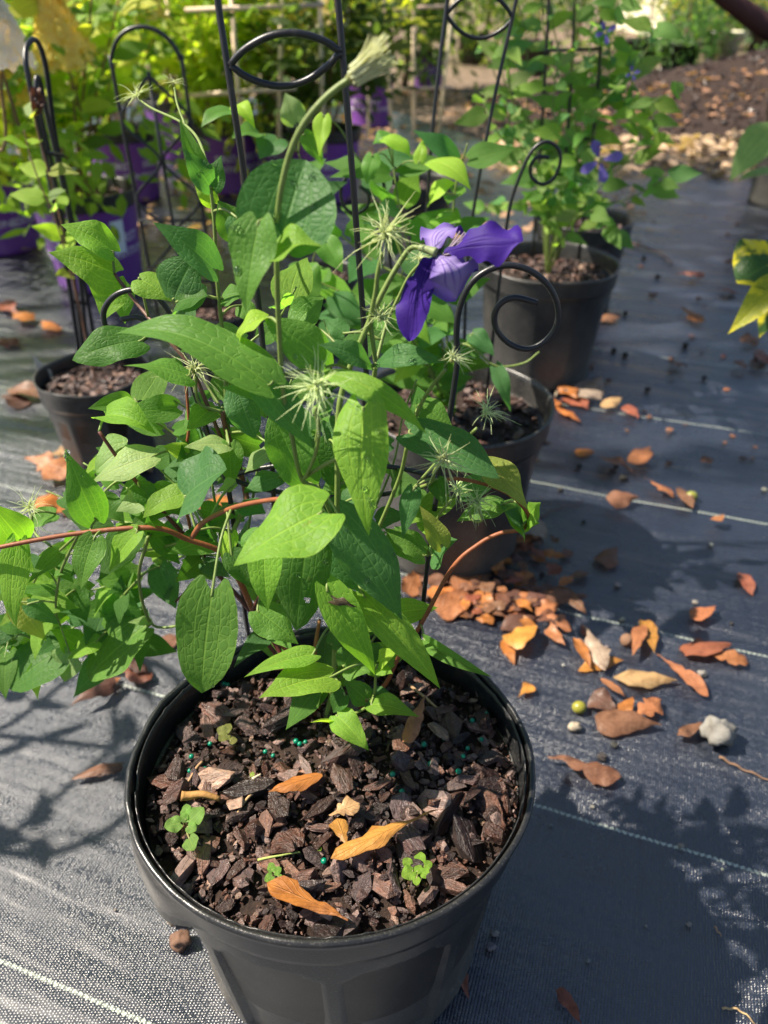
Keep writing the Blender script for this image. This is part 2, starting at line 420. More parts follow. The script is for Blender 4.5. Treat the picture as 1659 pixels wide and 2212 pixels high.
def ellipsoid(c, rx, ry, rz, seg=12, rings=8, nz=0.0, seed=0, rot=None):
    vs, fs = [], []
    for i in range(rings + 1):
        ph = math.pi * i / rings
        for s in range(seg):
            th = 2 * math.pi * s / seg
            d = Vector((math.sin(ph) * math.cos(th), math.sin(ph) * math.sin(th), math.cos(ph)))
            k = 1 + nz * noise.noise(d * 1.7 + Vector((seed * 3.1, seed, 0)))
            p = Vector((d.x * rx * k, d.y * ry * k, d.z * rz * k))
            if rot is not None: p = rot @ p
            vs.append(Vector(c) + p)
    for i in range(rings):
        for s in range(seg):
            s2 = (s + 1) % seg
            fs.append((i * seg + s, (i + 1) * seg + s, (i + 1) * seg + s2, i * seg + s2))
    return vs, fs
# ------------------------------------------------------------------ the ground
def sheet(name, x0, x1, y0, y1, z, mat, nx=1, ny=1, hf=None, label=None):
    vs, fs = [], []
    for j in range(ny + 1):
        for i in range(nx + 1):
            x = x0 + (x1 - x0) * i / nx; y = y0 + (y1 - y0) * j / ny
            vs.append(Vector((x, y, z + (hf(x, y) if hf else 0))))
    for j in range(ny):
        for i in range(nx):
            a = j * (nx + 1) + i; fs.append((a, a + 1, a + nx + 2, a + nx + 1))
    o = mk(name, vs, fs, mat); o['kind'] = 'structure'
    if label: o['label'] = label
    return o
sheet('ground', -60, 60, -30, 120, -.012, M['ground'], label='brown earth with scattered leaf litter')
FAR_Y = G(1500, 375).y
def fab_edge(x): return FAR_Y + (.25 * math.sin(x * 1.9) if x > 0 else 2.2)
vs, fs = [], []
nx = 60
for i in range(nx + 1):
    x = -5 + 9.0 * i / nx
    vs += [Vector((x, -2, 0)), Vector((x, FAR_Y + (.05 * math.sin(x * 7) + .04 * math.sin(x * 17)) + (0 if x > .9 else min(2.6, (.9 - x) * 2.2)), 0))]
for i in range(nx): fs.append((2 * i, 2 * i + 2, 2 * i + 3, 2 * i + 1))
fab = mk('ground_fabric', vs, fs, M['fabric']); fab['kind'] = 'structure'; fab['label'] = 'black woven ground fabric with pale marker threads'

# mulch mound on the right, behind the fabric
def mound_h(x, y):
    cx, cy = 3.4, FAR_Y + 2.1
    d = ((x - cx) / 2.0) ** 2 + ((y - cy) / 1.35) ** 2
    h = .42 * math.exp(-d * 1.1) + .05 * noise.noise(Vector((x * 2.2, y * 2.2, 1))) * math.exp(-d * .8) + .03 * noise.noise(Vector((x * 7, y * 7, 1))) * math.exp(-d * .6)
    return h - .045
vs, fs = [], []
nx, ny = 90, 60
for j in range(ny + 1):
    for i in range(nx + 1):
        x = .6 + 5.6 * i / nx; y = FAR_Y + .35 + 4.2 * j / ny
        vs.append(Vector((x, y, max(-.03, mound_h(x, y)))))
for j in range(ny):
    for i in range(nx):
        a = j * (nx + 1) + i; fs.append((a, a + 1, a + nx + 2, a + nx + 1))
mo = mk('mulch_mound', vs, fs, M['soil']); mo['kind'] = 'structure'; mo['label'] = 'low mound of dark bark mulch'
# chips that cover it, and pale leaf litter along the fabric's edge: nobody could count them
def chip_hull(r, a, b, c, npts=11):
    bm = bmesh.new()
    for _ in range(npts):
        th = r.uniform(0, 2 * math.pi); q = r.uniform(.75, 1)
        bm.verts.new((a * q * math.cos(th), b * q * math.sin(th) * r.uniform(.8, 1), c * r.choice((-1, 1)) * r.uniform(.5, 1)))
    bmesh.ops.convex_hull(bm, input=bm.verts)
    bmesh.ops.delete(bm, geom=[v for v in bm.verts if not v.link_faces], context='VERTS')
    bm.verts.index_update()
    vs = [v.co.copy() for v in bm.verts]; fs = [[v.index for v in f.verts] for f in bm.faces]; bm.free()
    return vs, fs
HULLS = [chip_hull(rnd, 1, rnd.uniform(.35, .85), rnd.uniform(.22, .5), rnd.randint(12, 20)) for _ in range(24)]
def scatter(name, mat, places, parent=None, label=None, color=None, kind='stuff', hulls=HULLS):
    V_, F_ = [], []
    for (p, sz, rot) in places:
        hv, hf = rnd.choice(hulls); b = len(V_)
        for v in hv: V_.append(p + rot @ (v * sz))
        for f in hf: F_.append([b + q for q in f])
    o = mk(name, V_, F_, mat, parent, smooth=False, color=color); o['kind'] = kind
    if label: o['label'] = label
    return o
def rrot(tilt=40):
    return Euler((R(rnd.gauss(0, tilt * .5)), R(rnd.gauss(0, tilt * .5)), rnd.uniform(0, 6.28))).to_matrix()
pl = []
for _ in range(4200):
    x = rnd.uniform(.8, 5.6); y = FAR_Y + .5 + 3.2 * rnd.random() ** 1.3; z = mound_h(x, y)
    if z < -.01: continue
    pl.append((Vector((x, y, z + .004)), rnd.uniform(.008, .026), rrot(70)))
tag(scatter('mulch_chips', M['mulch'], pl), 'dark bark chips covering the mulch mound', 'mulch', kind='stuff')
LITTER = mat_leaf('litter_leaf', trans=.2, rough=.6, vein=.3, retic=False)
def litter(name, label, n, xr, yr, size, cols, z0=0.0):
    V_, F_, UV_ = [], [], []
    for _ in range(n):
        x = rnd.uniform(*xr); y = rnd.uniform(*yr)
        a = rnd.uniform(0, 6.28); L = rnd.uniform(*size); d = Vector((math.cos(a), math.sin(a), rnd.uniform(-.15, .35)))
        b = Vector((x, y, z0 + .004 + rnd.random() * .012 + max(0, mound_h(x, y) if (x > .7 and y > FAR_Y + .35) else 0)))
        v, f, u = blade(b, b + d * L, L * rnd.uniform(.35, .6), Vector((rnd.gauss(0, .5), rnd.gauss(0, .5), 1)), Vector((0, 0, L * rnd.uniform(.05, .25))), prof=rnd.choice((LANCE, OAK, SPAT)), n=5, m=2, cord=0)
        k = len(V_); V_ += v; F_ += [tuple(q + k for q in ff) for ff in f]; UV_ += u
    o = mk(name, V_, F_, LITTER, uvs=UV_, color=cols); return tag(o, label, 'leaf litter', kind='stuff')
litter('leaf_litter', 'pale tan leaf litter drifted along the edge of the fabric', 900, (.5, 3.6), (FAR_Y - .1, FAR_Y + .75), (.04, .10), (.50, .36, .25))
litter('leaf_litter', 'rusty orange leaf litter lying across the mulch mound', 330, (.9, 3.6), (FAR_Y + 1.0, FAR_Y + 1.9), (.03, .08), (.40, .22, .14))
litter('leaf_litter', 'brown dry leaf litter on the ground between the purple pots', 1500, (-3.4, 1.0), (2.3, 6.5), (.03, .08), (.36, .22, .14))

# ------------------------------------------------------------------ pots
def soft(x, a, b):
    t = min(1, max(0, (x - a) / (b - a))); return t * t * (3 - 2 * t)
def nursery_pot(name, label, cx, cy, h, r, mat, group=None, sx=1.0, panels=10, taper=.80, seg=72, soil=True, soil_z=None, band=.035, cat='pot', lip=True, rimmat=None):
    t = thing(name, label, cat, (cx, cy, 0), group); rimmat = rimmat or mat
    zb = h - band
    prof = []
    n = 16
    for i in range(n + 1):
        f = i / n; prof.append((r * (taper + (.935 - taper) * f), .002 + (zb - .002) * f))
    def fr(th, i, rr, z):
        a = (th / (2 * math.pi) * panels) % 1; e = min(a, 1 - a)
        vm = soft(z, .015, .03) * (1 - soft(z, zb * .80, zb * .80 + .012))
        return rr - .0022 * soft(e, .09, .13) * vm, z
    outer = prof + [(r * .94, zb + .001)]
    inner = [(r * .925, zb + .003), (r * (taper - .03), .008), (.001, .008)]
    vs, fs = lathe([(.001, .002)] + outer + inner, seg, cx, cy, sx, 1, fr)
    mk('wall', vs, fs, mat, t)
    rp = [(r * .944, zb - .001), (r * .975, zb - .002), (r * .985, zb + .004), (r * .99, h - .010), (r * 1.0, h - .006), (r * 1.012, h - .003), (r * 1.008, h), (r * .99, h + .0005), (r * .972, h - .002), (r * .962, h - .008), (r * .945, zb + .002), (r * .944, zb - .001)]
    ws = rnd.uniform(0, 6)
    vs, fs = lathe(rp, seg, cx, cy, sx, 1, lambda th, i, rr, z: (rr * (1 + .006 * math.sin(3 * th + ws)), z + .0012 * math.sin(5 * th + ws * 2)))
    mk('rim', vs, fs, rimmat, t)
    if soil:
        sz = soil_z if soil_z is not None else h - .03
        rr = r * (taper + (.90 - taper) * sz / h) * .985
        rings = [(rr * q, sz) for q in (1, .8, .6, .4, .2, .01)]
        vs, fs = lathe(rings, 40, cx, cy, sx, 1, lambda th, i, a, z: (a, z + .006 * noise.noise(Vector((math.cos(th) * a * 30, math.sin(th) * a * 30, ws)))))
        mk('soil', vs, fs, M['soil'], t)
        pl = []
        for _ in range(260):
            a = rnd.uniform(0, 6.28); q = rr * .97 * math.sqrt(rnd.random())
            pl.append((Vector((cx + math.cos(a) * q * sx, cy + math.sin(a) * q, sz + .003)), rnd.uniform(.004, .013), rrot(50)))
        scatter('bark_chips', M['bark'], pl, t)
    return t
# the pot in front, a little squeezed into an oval, with a grip bulging from its rim
MP = G(718, 1630, .245); PX, PY, PH, PR, PSX = MP.x, MP.y, .245, .1300, 1.105
mpot = thing('nursery_pot', 'large dusty black plastic pot of bark mulch holding the flowering clematis and scroll trellis', 'pot', (PX, PY, 0))
def main_pot():
    r, h, seg, panels = PR, PH, 288, 9
    zb = h - .030
    prof = [(.001, .002), (r * .83, .002), (r * .840, .005)]
    n = 40
    for i in range(n + 1):
        f = i / n; prof.append((r * (.843 + .107 * f), .008 + (zb - .008) * f))
    prof += [(r * .955, zb + .001), (r * .940, zb + .003), (r * .80, .010), (.001, .010)]
    def fr(th, i, rr, z):
        a = (th / (2 * math.pi) * panels + .22) % 1; e = min(a, 1 - a)
        top = zb * .80
        # arched panel heads
        vm = soft(z, .012, .02) * (1 - soft(z + .012 * soft(e, .25, .08), top, top + .006))
        k = soft(e, .08, .095)
        if 3 <= i <= n + 3: rr -= .0045 * k * vm
        rr *= 1 + .004 * math.sin(2 * th + 1) + .003 * math.sin(5 * th)
        return rr, z
    vs, fs = lathe(prof, seg, PX, PY, PSX, 1, fr); mk('wall', vs, fs, M['pot'], mpot)
    def grip(th):                                   # 0..1 over the grip on the left front
        d = abs(math.atan2(math.sin(th - R(203)), math.cos(th - R(203)))); return 1 - soft(d, R(17), R(34))
    rp = [(.950, zb - .001), (.962, zb - .006), (.972, zb - .007), (.978, zb - .001), (.984, h - .014), (.988, h - .009), (.999, h - .006), (1.010, h - .003), (1.012, h - .001), (1.006, h + .001), (.992, h + .0015), (.984, h + .001), (.982, h - .004), (.966, h - .009), (.952, zb + .002), (.950, zb - .001)]
    rp = [(a * r, b) for a, b in rp]
    def fr2(th, i, rr, z):
        g = grip(th)
        if 1 <= i <= 4:
            rr += g * (.007 if i < 4 else .004); z -= g * (.020 if i in (1, 2) else .006 if i == 3 else 0)
        lipw = .0009 * noise.noise(Vector((math.cos(th) * 4, math.sin(th) * 4, 3))) + .0002 * noise.noise(Vector((math.cos(th) * 15, math.sin(th) * 15, 8)))
        if 6 <= i <= 12: z += lipw * 1.6; rr += lipw
        return rr * (1 + .004 * math.sin(2 * th + 1)), z
    vs, fs = lathe(rp, seg, PX, PY, PSX, 1, fr2); mk('rim', vs, fs, M['pot_rim'], mpot)
    # ragged inner lip: thin torn flashing standing inside the rim, with a gap by the grip
    vs, fs = [], []
    for s in range(seg + 1):
        th = 2 * math.pi * s / seg
        hh = .0045 + .0010 * noise.noise(Vector((math.cos(th) * 3, math.sin(th) * 3, 1))) + (.0012 if noise.noise(Vector((math.cos(th) * 14, math.sin(th) * 14, 5))) > .1 else 0)
        gap = soft(abs(math.degrees(math.atan2(math.sin(th - R(190)), math.cos(th - R(190))))), 2.2, 3.0)
        for (q, z) in ((.968, h - .008), (.9685 + .004 * (1 - gap), h - .006 + hh * gap), (.962 + .004 * (1 - gap), h - .006 + hh * gap), (.960, h - .008)):
            vs.append(Vector((PX + math.cos(th) * r * q * PSX, PY + math.sin(th) * r * q, z)))
    for s in range(seg):
        for j in range(3):
            a = s * 4 + j; fs.append((a, a + 1, a + 5, a + 4))
    mk('inner_lip', vs, fs, M['pot_rim'], mpot)
main_pot()
# bark mulch in the pot
SZ = .226
def soil_h(x, y):
    dx, dy = (x - PX) / PSX, y - PY; q = math.hypot(dx, dy) / PR
    return SZ + .006 * noise.noise(Vector((x * 22, y * 22, 0))) + .004 * noise.noise(Vector((x * 60, y * 60, 0))) - .006 * soft(q, .75, .93) + .005 * math.exp(-((x - PX) ** 2 + (y - PY - .03) ** 2) / .002)
mul = thing('bark_mulch', 'dark brown bark mulch filling the large pot around the clematis stems', 'mulch', (PX, PY, SZ))
vs, fs = lathe([(PR * .945 * q, 0) for q in (1, .94, .85, .75, .65, .55, .45, .35, .25, .15, .07, .005)], 64, PX, PY, PSX, 1)
for v in vs: v.z = soil_h(v.x, v.y) - .003
mk('soil', vs, fs, M['soil'], mul)
CHIPM = []
for hv, hf in HULLS:
    me = bpy.data.meshes.new('bark_chip'); me.from_pydata([tuple(v) for v in hv], [], hf); me.materials.append(M['bark_big']); CHIPM.append(me)
for i in range(300):
    while True:
        a = rnd.uniform(0, 6.28); q = math.sqrt(rnd.random()) * PR * .89
        x, y = PX + math.cos(a) * q * PSX, PY + math.sin(a) * q
        if math.hypot(x - PX + .01, y - PY - .045) > .022: break
    sz = .0055 + .0065 * rnd.random() ** 1.4 if i > 70 else rnd.uniform(.010, .0170)
    o = bpy.data.objects.new('bark_chip', rnd.choice(CHIPM)); link(o, mul)
    o.location = Vector((x, y, soil_h(x, y) + sz * .22 + rnd.random() * .004)) - mul.location
    o.rotation_euler = (R(rnd.gauss(0, 27)), R(rnd.gauss(0, 27)), rnd.uniform(0, 6.28))
    o.scale = (sz * rnd.uniform(.85, 1.3), sz * rnd.uniform(.8, 1.15), sz * rnd.uniform(.5, .95))
pl = []
for _ in range(3000):
    a = rnd.uniform(0, 6.28); q = math.sqrt(rnd.random()) * PR * .935
    x, y = PX + math.cos(a) * q * PSX, PY + math.sin(a) * q
    pl.append((Vector((x, y, soil_h(x, y) + rnd.uniform(-.001, .003))), .0012 + .0042 * rnd.random() ** 1.8, rrot(60)))
scatter('bark_crumbs', M['bark'], pl, mul)
PEL = bpy.data.meshes.new('fertilizer_pellet'); v_, f_ = ellipsoid((0, 0, 0), 1, 1, .92, 10, 7); PEL.from_pydata([tuple(v) for v in v_], [], f_); PEL.materials.append(M['pellet'])
PEL.polygons.foreach_set('use_smooth', [True] * len(PEL.polygons))
for (U, V) in [(448, 1458), (490, 1470), (470, 1500), (482, 1468), (573, 1622), (590, 1632), (640, 1608), (648, 1612), (660, 1606), (415, 1640), (412, 1672), (443, 1664), (455, 1612), (700, 1860), (868, 1712), (905, 1765), (890, 1745), (884, 1772), (848, 1680), (1010, 1620), (960, 1600), (930, 1660), (990, 1675), (1020, 1560), (1040, 1600), (870, 1600), (1000, 1640), (940, 1725), (915, 1620), (1052, 1540)]:
    g = G(U, V, SZ + .004); s_ = rnd.uniform(.0017, .0023)
    o = bpy.data.objects.new('fertilizer_pellet', PEL); link(o, mul); o.location = Vector((g.x, g.y, soil_h(g.x, g.y) + .004 + s_)) - mul.location
    o.scale = (s_, s_, s_); o.color = (.0, .17, .10, 1)
def leaf_meshes(prof, mat, n=10, ratio=.5, nn=8, mm=4, name='leaf', arch=.15):
    out = []
    for k in range(n):
        wd = ratio * rnd.uniform(.85, 1.15)
        v, f, u = blade((0, 0, 0), (0, 1, 0), wd, Vector((0, 0, 1)), Vector((rnd.uniform(-.05, .05), 0, rnd.uniform(.3, 1) * arch)), prof, nn, mm, rnd.uniform(.1, .35), .08, .1, .08, rnd.uniform(-.5, .5), k)
        me = bpy.data.meshes.new(name); me.from_pydata([tuple(q) for q in v], [], f)
        ul = me.uv_layers.new(name='uv')
        for lp in me.loops: ul.data[lp.index].uv = u[lp.vertex_index]
        me.polygons.foreach_set('use_smooth', [True] * len(me.polygons)); me.materials.append(mat); out.append(me)
    return out
def put_leaf(root, meshes, p, d, L, color, up=.7, wide=1.0):
    d = d.normalized(); nrm = Vector((rnd.gauss(0, .35), rnd.gauss(0, .35) - .25, 1)) * up + Vector((rnd.gauss(0, .4), -1, 0)) * (1 - up)
    nrm = (nrm - d * nrm.dot(d)).normalized(); sx = d.cross(nrm)
    m = Matrix((sx, d, nrm)).transposed()
    o = bpy.data.objects.new('leaf', rnd.choice(meshes)); link(o, root)
    o.location = p - root_of(root).location; o.rotation_euler = m.to_euler(); o.scale = (L * wide, L, L); o.color = (*color, 1)
    return o
def vine(root, pts, r, tones, L, gap, col_=(.17, .24, .06), start=.15, droop=.3, meshes=None, up=.7, pair=True, wide=1.0, skip=0.0):
    q = crom([p if isinstance(p, Vector) else P(*p) for p in pts], 8)
    vs, fs = tube(q, r, r * .6, 6); mk('stem', vs, fs, M['stem'], root, color=jit(col_, .15))
    dist = 0; nxt = 0; tot = sum((b - a).length for a, b in zip(q, q[1:])); k = 0
    for a, b in zip(q, q[1:]):
        dist += (b - a).length
        if dist < tot * start: continue
        if dist >= nxt:
            nxt = dist + gap * rnd.uniform(.7, 1.4); k += 1; T = (b - a).normalized()
            th = k * 1.57 + rnd.uniform(-.5, .5)
            side = Vector((math.cos(th), math.sin(th), 0))
            for s in ((1, -1) if pair else (1 if k % 2 else -1,)):
                if rnd.random() < skip: continue
                d = side * s + T * .25 + Vector((0, 0, rnd.uniform(-droop, .35)))
                put_leaf(root, meshes or LM_VINE, b + side * s * L * .12, d, L * rnd.uniform(.55, 1.15), jit(rnd.choice(tones), .15), up, wide)
    return q
# ------------------------------------------------------------------ trellises
def wire(name, pts, r, parent, per=8, sides=8):
    vs, fs = tube(crom(pts, per), r, r, sides); return mk(name, vs, fs, M['wire'], parent)
def eye(A, B, rise, sag, bow=0.0, n=10):
    """closed eye-shaped hoop between two stakes: upper and lower arc"""
    up = Vector((0, 0, 1)); d = Vector((0, bow, 0))
    top = [A.lerp(B, i / n) + up * (rise * math.sin(math.pi * i / n) ** .8) - d * math.sin(math.pi * i / n) for i in range(n + 1)]
    bot = [B.lerp(A, i / n) - up * (sag * math.sin(math.pi * i / n) ** .8) + d * math.sin(math.pi * i / n) for i in range(n + 1)]
    return top, bot
def spiral(c, r0, r1, a0, a1, ux, uz, n=26):
    return [c + ux * (math.cos(R(a0 + (a1 - a0) * i / n)) * (r0 + (r1 - r0) * i / n)) + uz * (math.sin(R(a0 + (a1 - a0) * i / n)) * (r0 + (r1 - r0) * i / n)) for i in range(n + 1)]
UX, UZ = Vector((1, 0, 0)), Vector((0, .10, 1)).normalized()
tr = thing('scroll_trellis', 'black wire trellis with eye shaped hoops and scrolls standing in the large front pot', 'trellis', G(735, 1440, .215))
WR = .0019
YT = .445
def col(U, V, y=YT): return P(U, V, y)
bl, br = G(600, 1415, .20), G(795, 1425, .20)
wire('stake', [bl, col(588, 1000, .44), col(562, 690), col(530, 400, .45), col(500, 200, .45), col(470, 0, .455), col(455, -120, .455), col(440, -300, .46)], WR, tr)
wire('stake', [br, col(797, 1080, .435), col(790, 780, .44), col(772, 520, .445), col(752, 260, .45), col(730, 0, .455), col(722, -120, .455), col(716, -300, .46)], WR, tr)
a, b = col(497, 140, .45), col(735, 112, .45)
t_, b_ = eye(a, b, .0112, .0128, .004)
wire('eye_hoop', t_, WR * .95, tr, 3); wire('eye_hoop', b_, WR * .95, tr, 3)
a, b = col(492, 1032, .44), col(952, 1036, .44)
t_, b_ = eye(a, b, .020, .023, .01)
wire('eye_hoop', t_, WR * .95, tr, 3); wire('eye_hoop', b_, WR * .95, tr, 3)
# scroll legs
cR = P(1103, 664, .425); k_ = pxm(cR)
outer = [P(U, V, .425) for U, V in ((988, 775), (986, 720), (992, 668), (1012, 620), (1046, 588), (1092, 573), (1140, 582), (1180, 612), (1203, 655), (1203, 700), (1180, 735), (1140, 754), (1100, 742), (1073, 712), (1068, 680), (1082, 655), (1112, 643), (1160, 654))]
wire('scroll_leg', [G(889, 1462, .20), P(905, 1380, .425), P(929, 1170, .425), P(948, 1040, .425), P(966, 930, .425), P(980, 840, .425)] + outer, WR, tr, 6)
outer = [P(U, V, .47) for U, V in ((330, 760), (270, 745), (228, 705), (222, 670), (240, 640), (275, 626), (318, 632), (352, 655), (372, 690))]
wire('scroll_leg', [G(545, 1425, .20), P(520, 1260, .44), P(494, 1060, .445), P(462, 980, .45), P(425, 860, .46), P(392, 760, .465), P(372, 690, .47), P(345, 648, .47), P(300, 626, .47), P(252, 636, .47), P(224, 672, .47), P(232, 715, .47), P(262, 742, .47), P(305, 735, .47), P(325, 708, .47), P(300, 686, .47), P(262, 690, .47)], WR, tr, 6)

# ------------------------------------------------------------------ the clematis in the front pot
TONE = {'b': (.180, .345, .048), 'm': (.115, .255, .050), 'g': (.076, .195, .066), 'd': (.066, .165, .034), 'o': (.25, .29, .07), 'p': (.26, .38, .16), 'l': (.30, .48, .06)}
cl = thing('clematis', 'leafy green clematis with one violet flower and feathery seed heads in the front pot', 'plant', G(705, 1560, SZ))
STEMS = []      # sampled points for petioles
def stem(pts, r0, r1, col_, root=cl, name='stem', per=7, sides=8, keep=True):
    q = crom([p if isinstance(p, Vector) else P(*p) for p in pts], per)
    vs, fs = tube(q, r0, r1, sides); o = mk(name, vs, fs, M['stem'], root, color=col_)
    if keep: STEMS.extend(q)
    return o
GREEN, RED, MAROON, TAN = (.17, .24, .06), (.26, .085, .035), (.10, .028, .022), (.22, .15, .06)
b0 = G(702, 1565, SZ - .004)
stem([b0, (720, 1460, .378), (726, 1240, .375), (729, 1050, .375), (731, 900, .378), (748, 815, .385), (800, 690, .39), (834, 618, .392), (868, 560, .395), (890, 535, .395), (918, 538, .39)], .0021, .0013, GREEN)
stem([(812, 787, .39), (803, 720, .39), (800, 690, .388), (811, 632, .386), (816, 590, .385), (826, 545, .385)], .0014, .0012, GREEN)
stem([b0 + Vector((.004, .006, 0)), (740, 1300, .40), (790, 1000, .405), (800, 880, .40), (812, 787, .39)], .0018, .0014, GREEN)
stem([(812, 787, .395), (835, 700, .41), (862, 640, .415), (885, 595, .415), (912, 565, .412)], .0011, .0009, GREEN)
stem([(728, 1140, .374), (690, 1060, .37), (652, 1035, .365), (632, 950, .36), (612, 850, .36), (602, 700, .36), (598, 560, .355), (601, 450, .355), (622, 345, .355), (655, 270, .355), (705, 210, .355), (762, 166, .355)], .0013, .0015, GREEN)
stem([(652, 1035, .366), (700, 1005, .35), (782, 965, .335)], .0014, .0011, GREEN)
stem([(660, 1032, .36), (680, 985, .345), (688, 940, .335), (682, 880, .33)], .0010, .0011, GREEN)
stem([b0 + Vector((-.006, .004, 0)), (640, 1430, .40), (560, 1340, .41), (520, 1260, .41), (480, 1195, .405), (405, 1165, .40), (330, 1140, .395), (170, 1152, .39), (0, 1182, .38), (-60, 1200, .38)], .0026, .0014, RED)
stem([b0 + Vector((-.008, .0, 0)), (600, 1400, .41), (550, 1330, .42), (470, 1240, .43), (420, 1180, .43), (320, 1070, .435), (262, 1000, .44), (214, 932, .445)], .0022, .0012, MAROON)
stem([(420, 1178, .43), (395, 1060, .44), (400, 980, .45), (408, 920, .455), (402, 830, .46)], .0013, .001, RED)
stem([(415, 1160, .385), (440, 1128, .375), (500, 1098, .36), (570, 1082, .345), (625, 1080, .33), (694, 1107, .315)], .0018, .0011, RED)
stem([(480, 1195, .42), (530, 1080, .45), (505, 1000, .455), (490, 900, .455), (487, 800, .455), (480, 715, .455), (468, 590, .455), (463, 480, .455), (455, 405, .455)], .0018, .0010, GREEN)
stem([(540, 1110, .44), (520, 1020, .45), (490, 935, .45), (480, 890, .45)], .0022, .0016, (.16, .07, .04))
stem([(480, 890, .45), (430, 870, .45), (422, 810, .45)], .001, .0011, GREEN)
stem([b0 + Vector((.008, 0, 0)), (823, 1489, .385), (862, 1418, .39), (909, 1349, .395), (977, 1227, .40), (1035, 1175, .405), (1080, 1152, .405), (1118, 1146, .40), (1136, 1138, .395), (1141, 1112, .39), (1110, 1075, .385), (1060, 1050, .38), (985, 1034, .38), (930, 1045, .38), (890, 1058, .38)], .0019, .0010, RED)
stem([(890, 1058, .38), (930, 1043, .365), (938, 1020, .355), (950, 1000, .35)], .0010, .0011, GREEN)
stem([(880, 960, .385), (893, 915, .38), (912, 868, .375), (940, 825, .37), (962, 798, .368)], .0011, .0011, GREEN)
stem([(880, 960, .385), (860, 1040, .395), (800, 1180, .40), (745, 1300, .395)], .0012, .0015, GREEN)
stem([(955, 985, .39), (995, 957, .38), (1030, 925, .375)], .0011, .001, GREEN)
stem([(890, 1058, .39), (955, 985, .39)], .001, .001, GREEN)
stem([(925, 1200, .395), (945, 1120, .39), (975, 1080, .385)], .001, .0009, GREEN)
stem([(1010, 1072, .38), (1018, 1120, .375), (1040, 1125, .37), (1035, 1100, .37)], .0009, .0009, GREEN)
stem([(320, 1160, .41), (300, 1250, .43), (325, 1345, .44), (380, 1352, .44), (440, 1320, .43)], .0014, .0011, GREEN)
stem([(325, 1345, .44), (270, 1345, .45), (210, 1385, .45), (150, 1405, .45), (60, 1375, .45), (30, 1365, .45)], .0012, .0009, GREEN)
stem([(380, 1300, .43), (430, 1240, .43), (400, 1180, .43)], .001, .0012, MAROON)
stem([(170, 1152, .40), (130, 1240, .42), (120, 1320, .43), (130, 1350, .44)], .0011, .0009, GREEN)
stem([(110, 1180, .40), (75, 1150, .42), (68, 1110, .43)], .0010, .0009, GREEN)
stem([(247, 592, .50), (300, 660, .49), (350, 720, .47), (410, 790, .46), (450, 880, .455), (500, 1000, .455)], .0012, .0015, (.16, .08, .06))
stem([(463, 480, .455), (440, 330, .52), (400, 270, .58), (330, 235, .64), (300, 215, .66)], .0010, .0009, GREEN)
stem([(400, 270, .58), (383, 225, .61), (377, 190, .63)], .0009, .0008, GREEN)
stem([b0 + Vector((.01, .004, 0)), (800, 1520, .365), (812, 1450, .36), (818, 1432, .355)], .0013, .0009, GREEN)
stem([b0 + Vector((.005, -.005, 0)), (735, 1585, .355), (720, 1560, .35)], .0010, .0008, GREEN)
stem([(620, 1200, .385), (545, 1330, .40), (600, 1420, .40), (660, 1530, .385)], .0012, .0018, MAROON)
stem([(690, 1340, .385), (680, 1420, .385), (690, 1530, .382)], .0014, .0016, (.25, .12, .04))

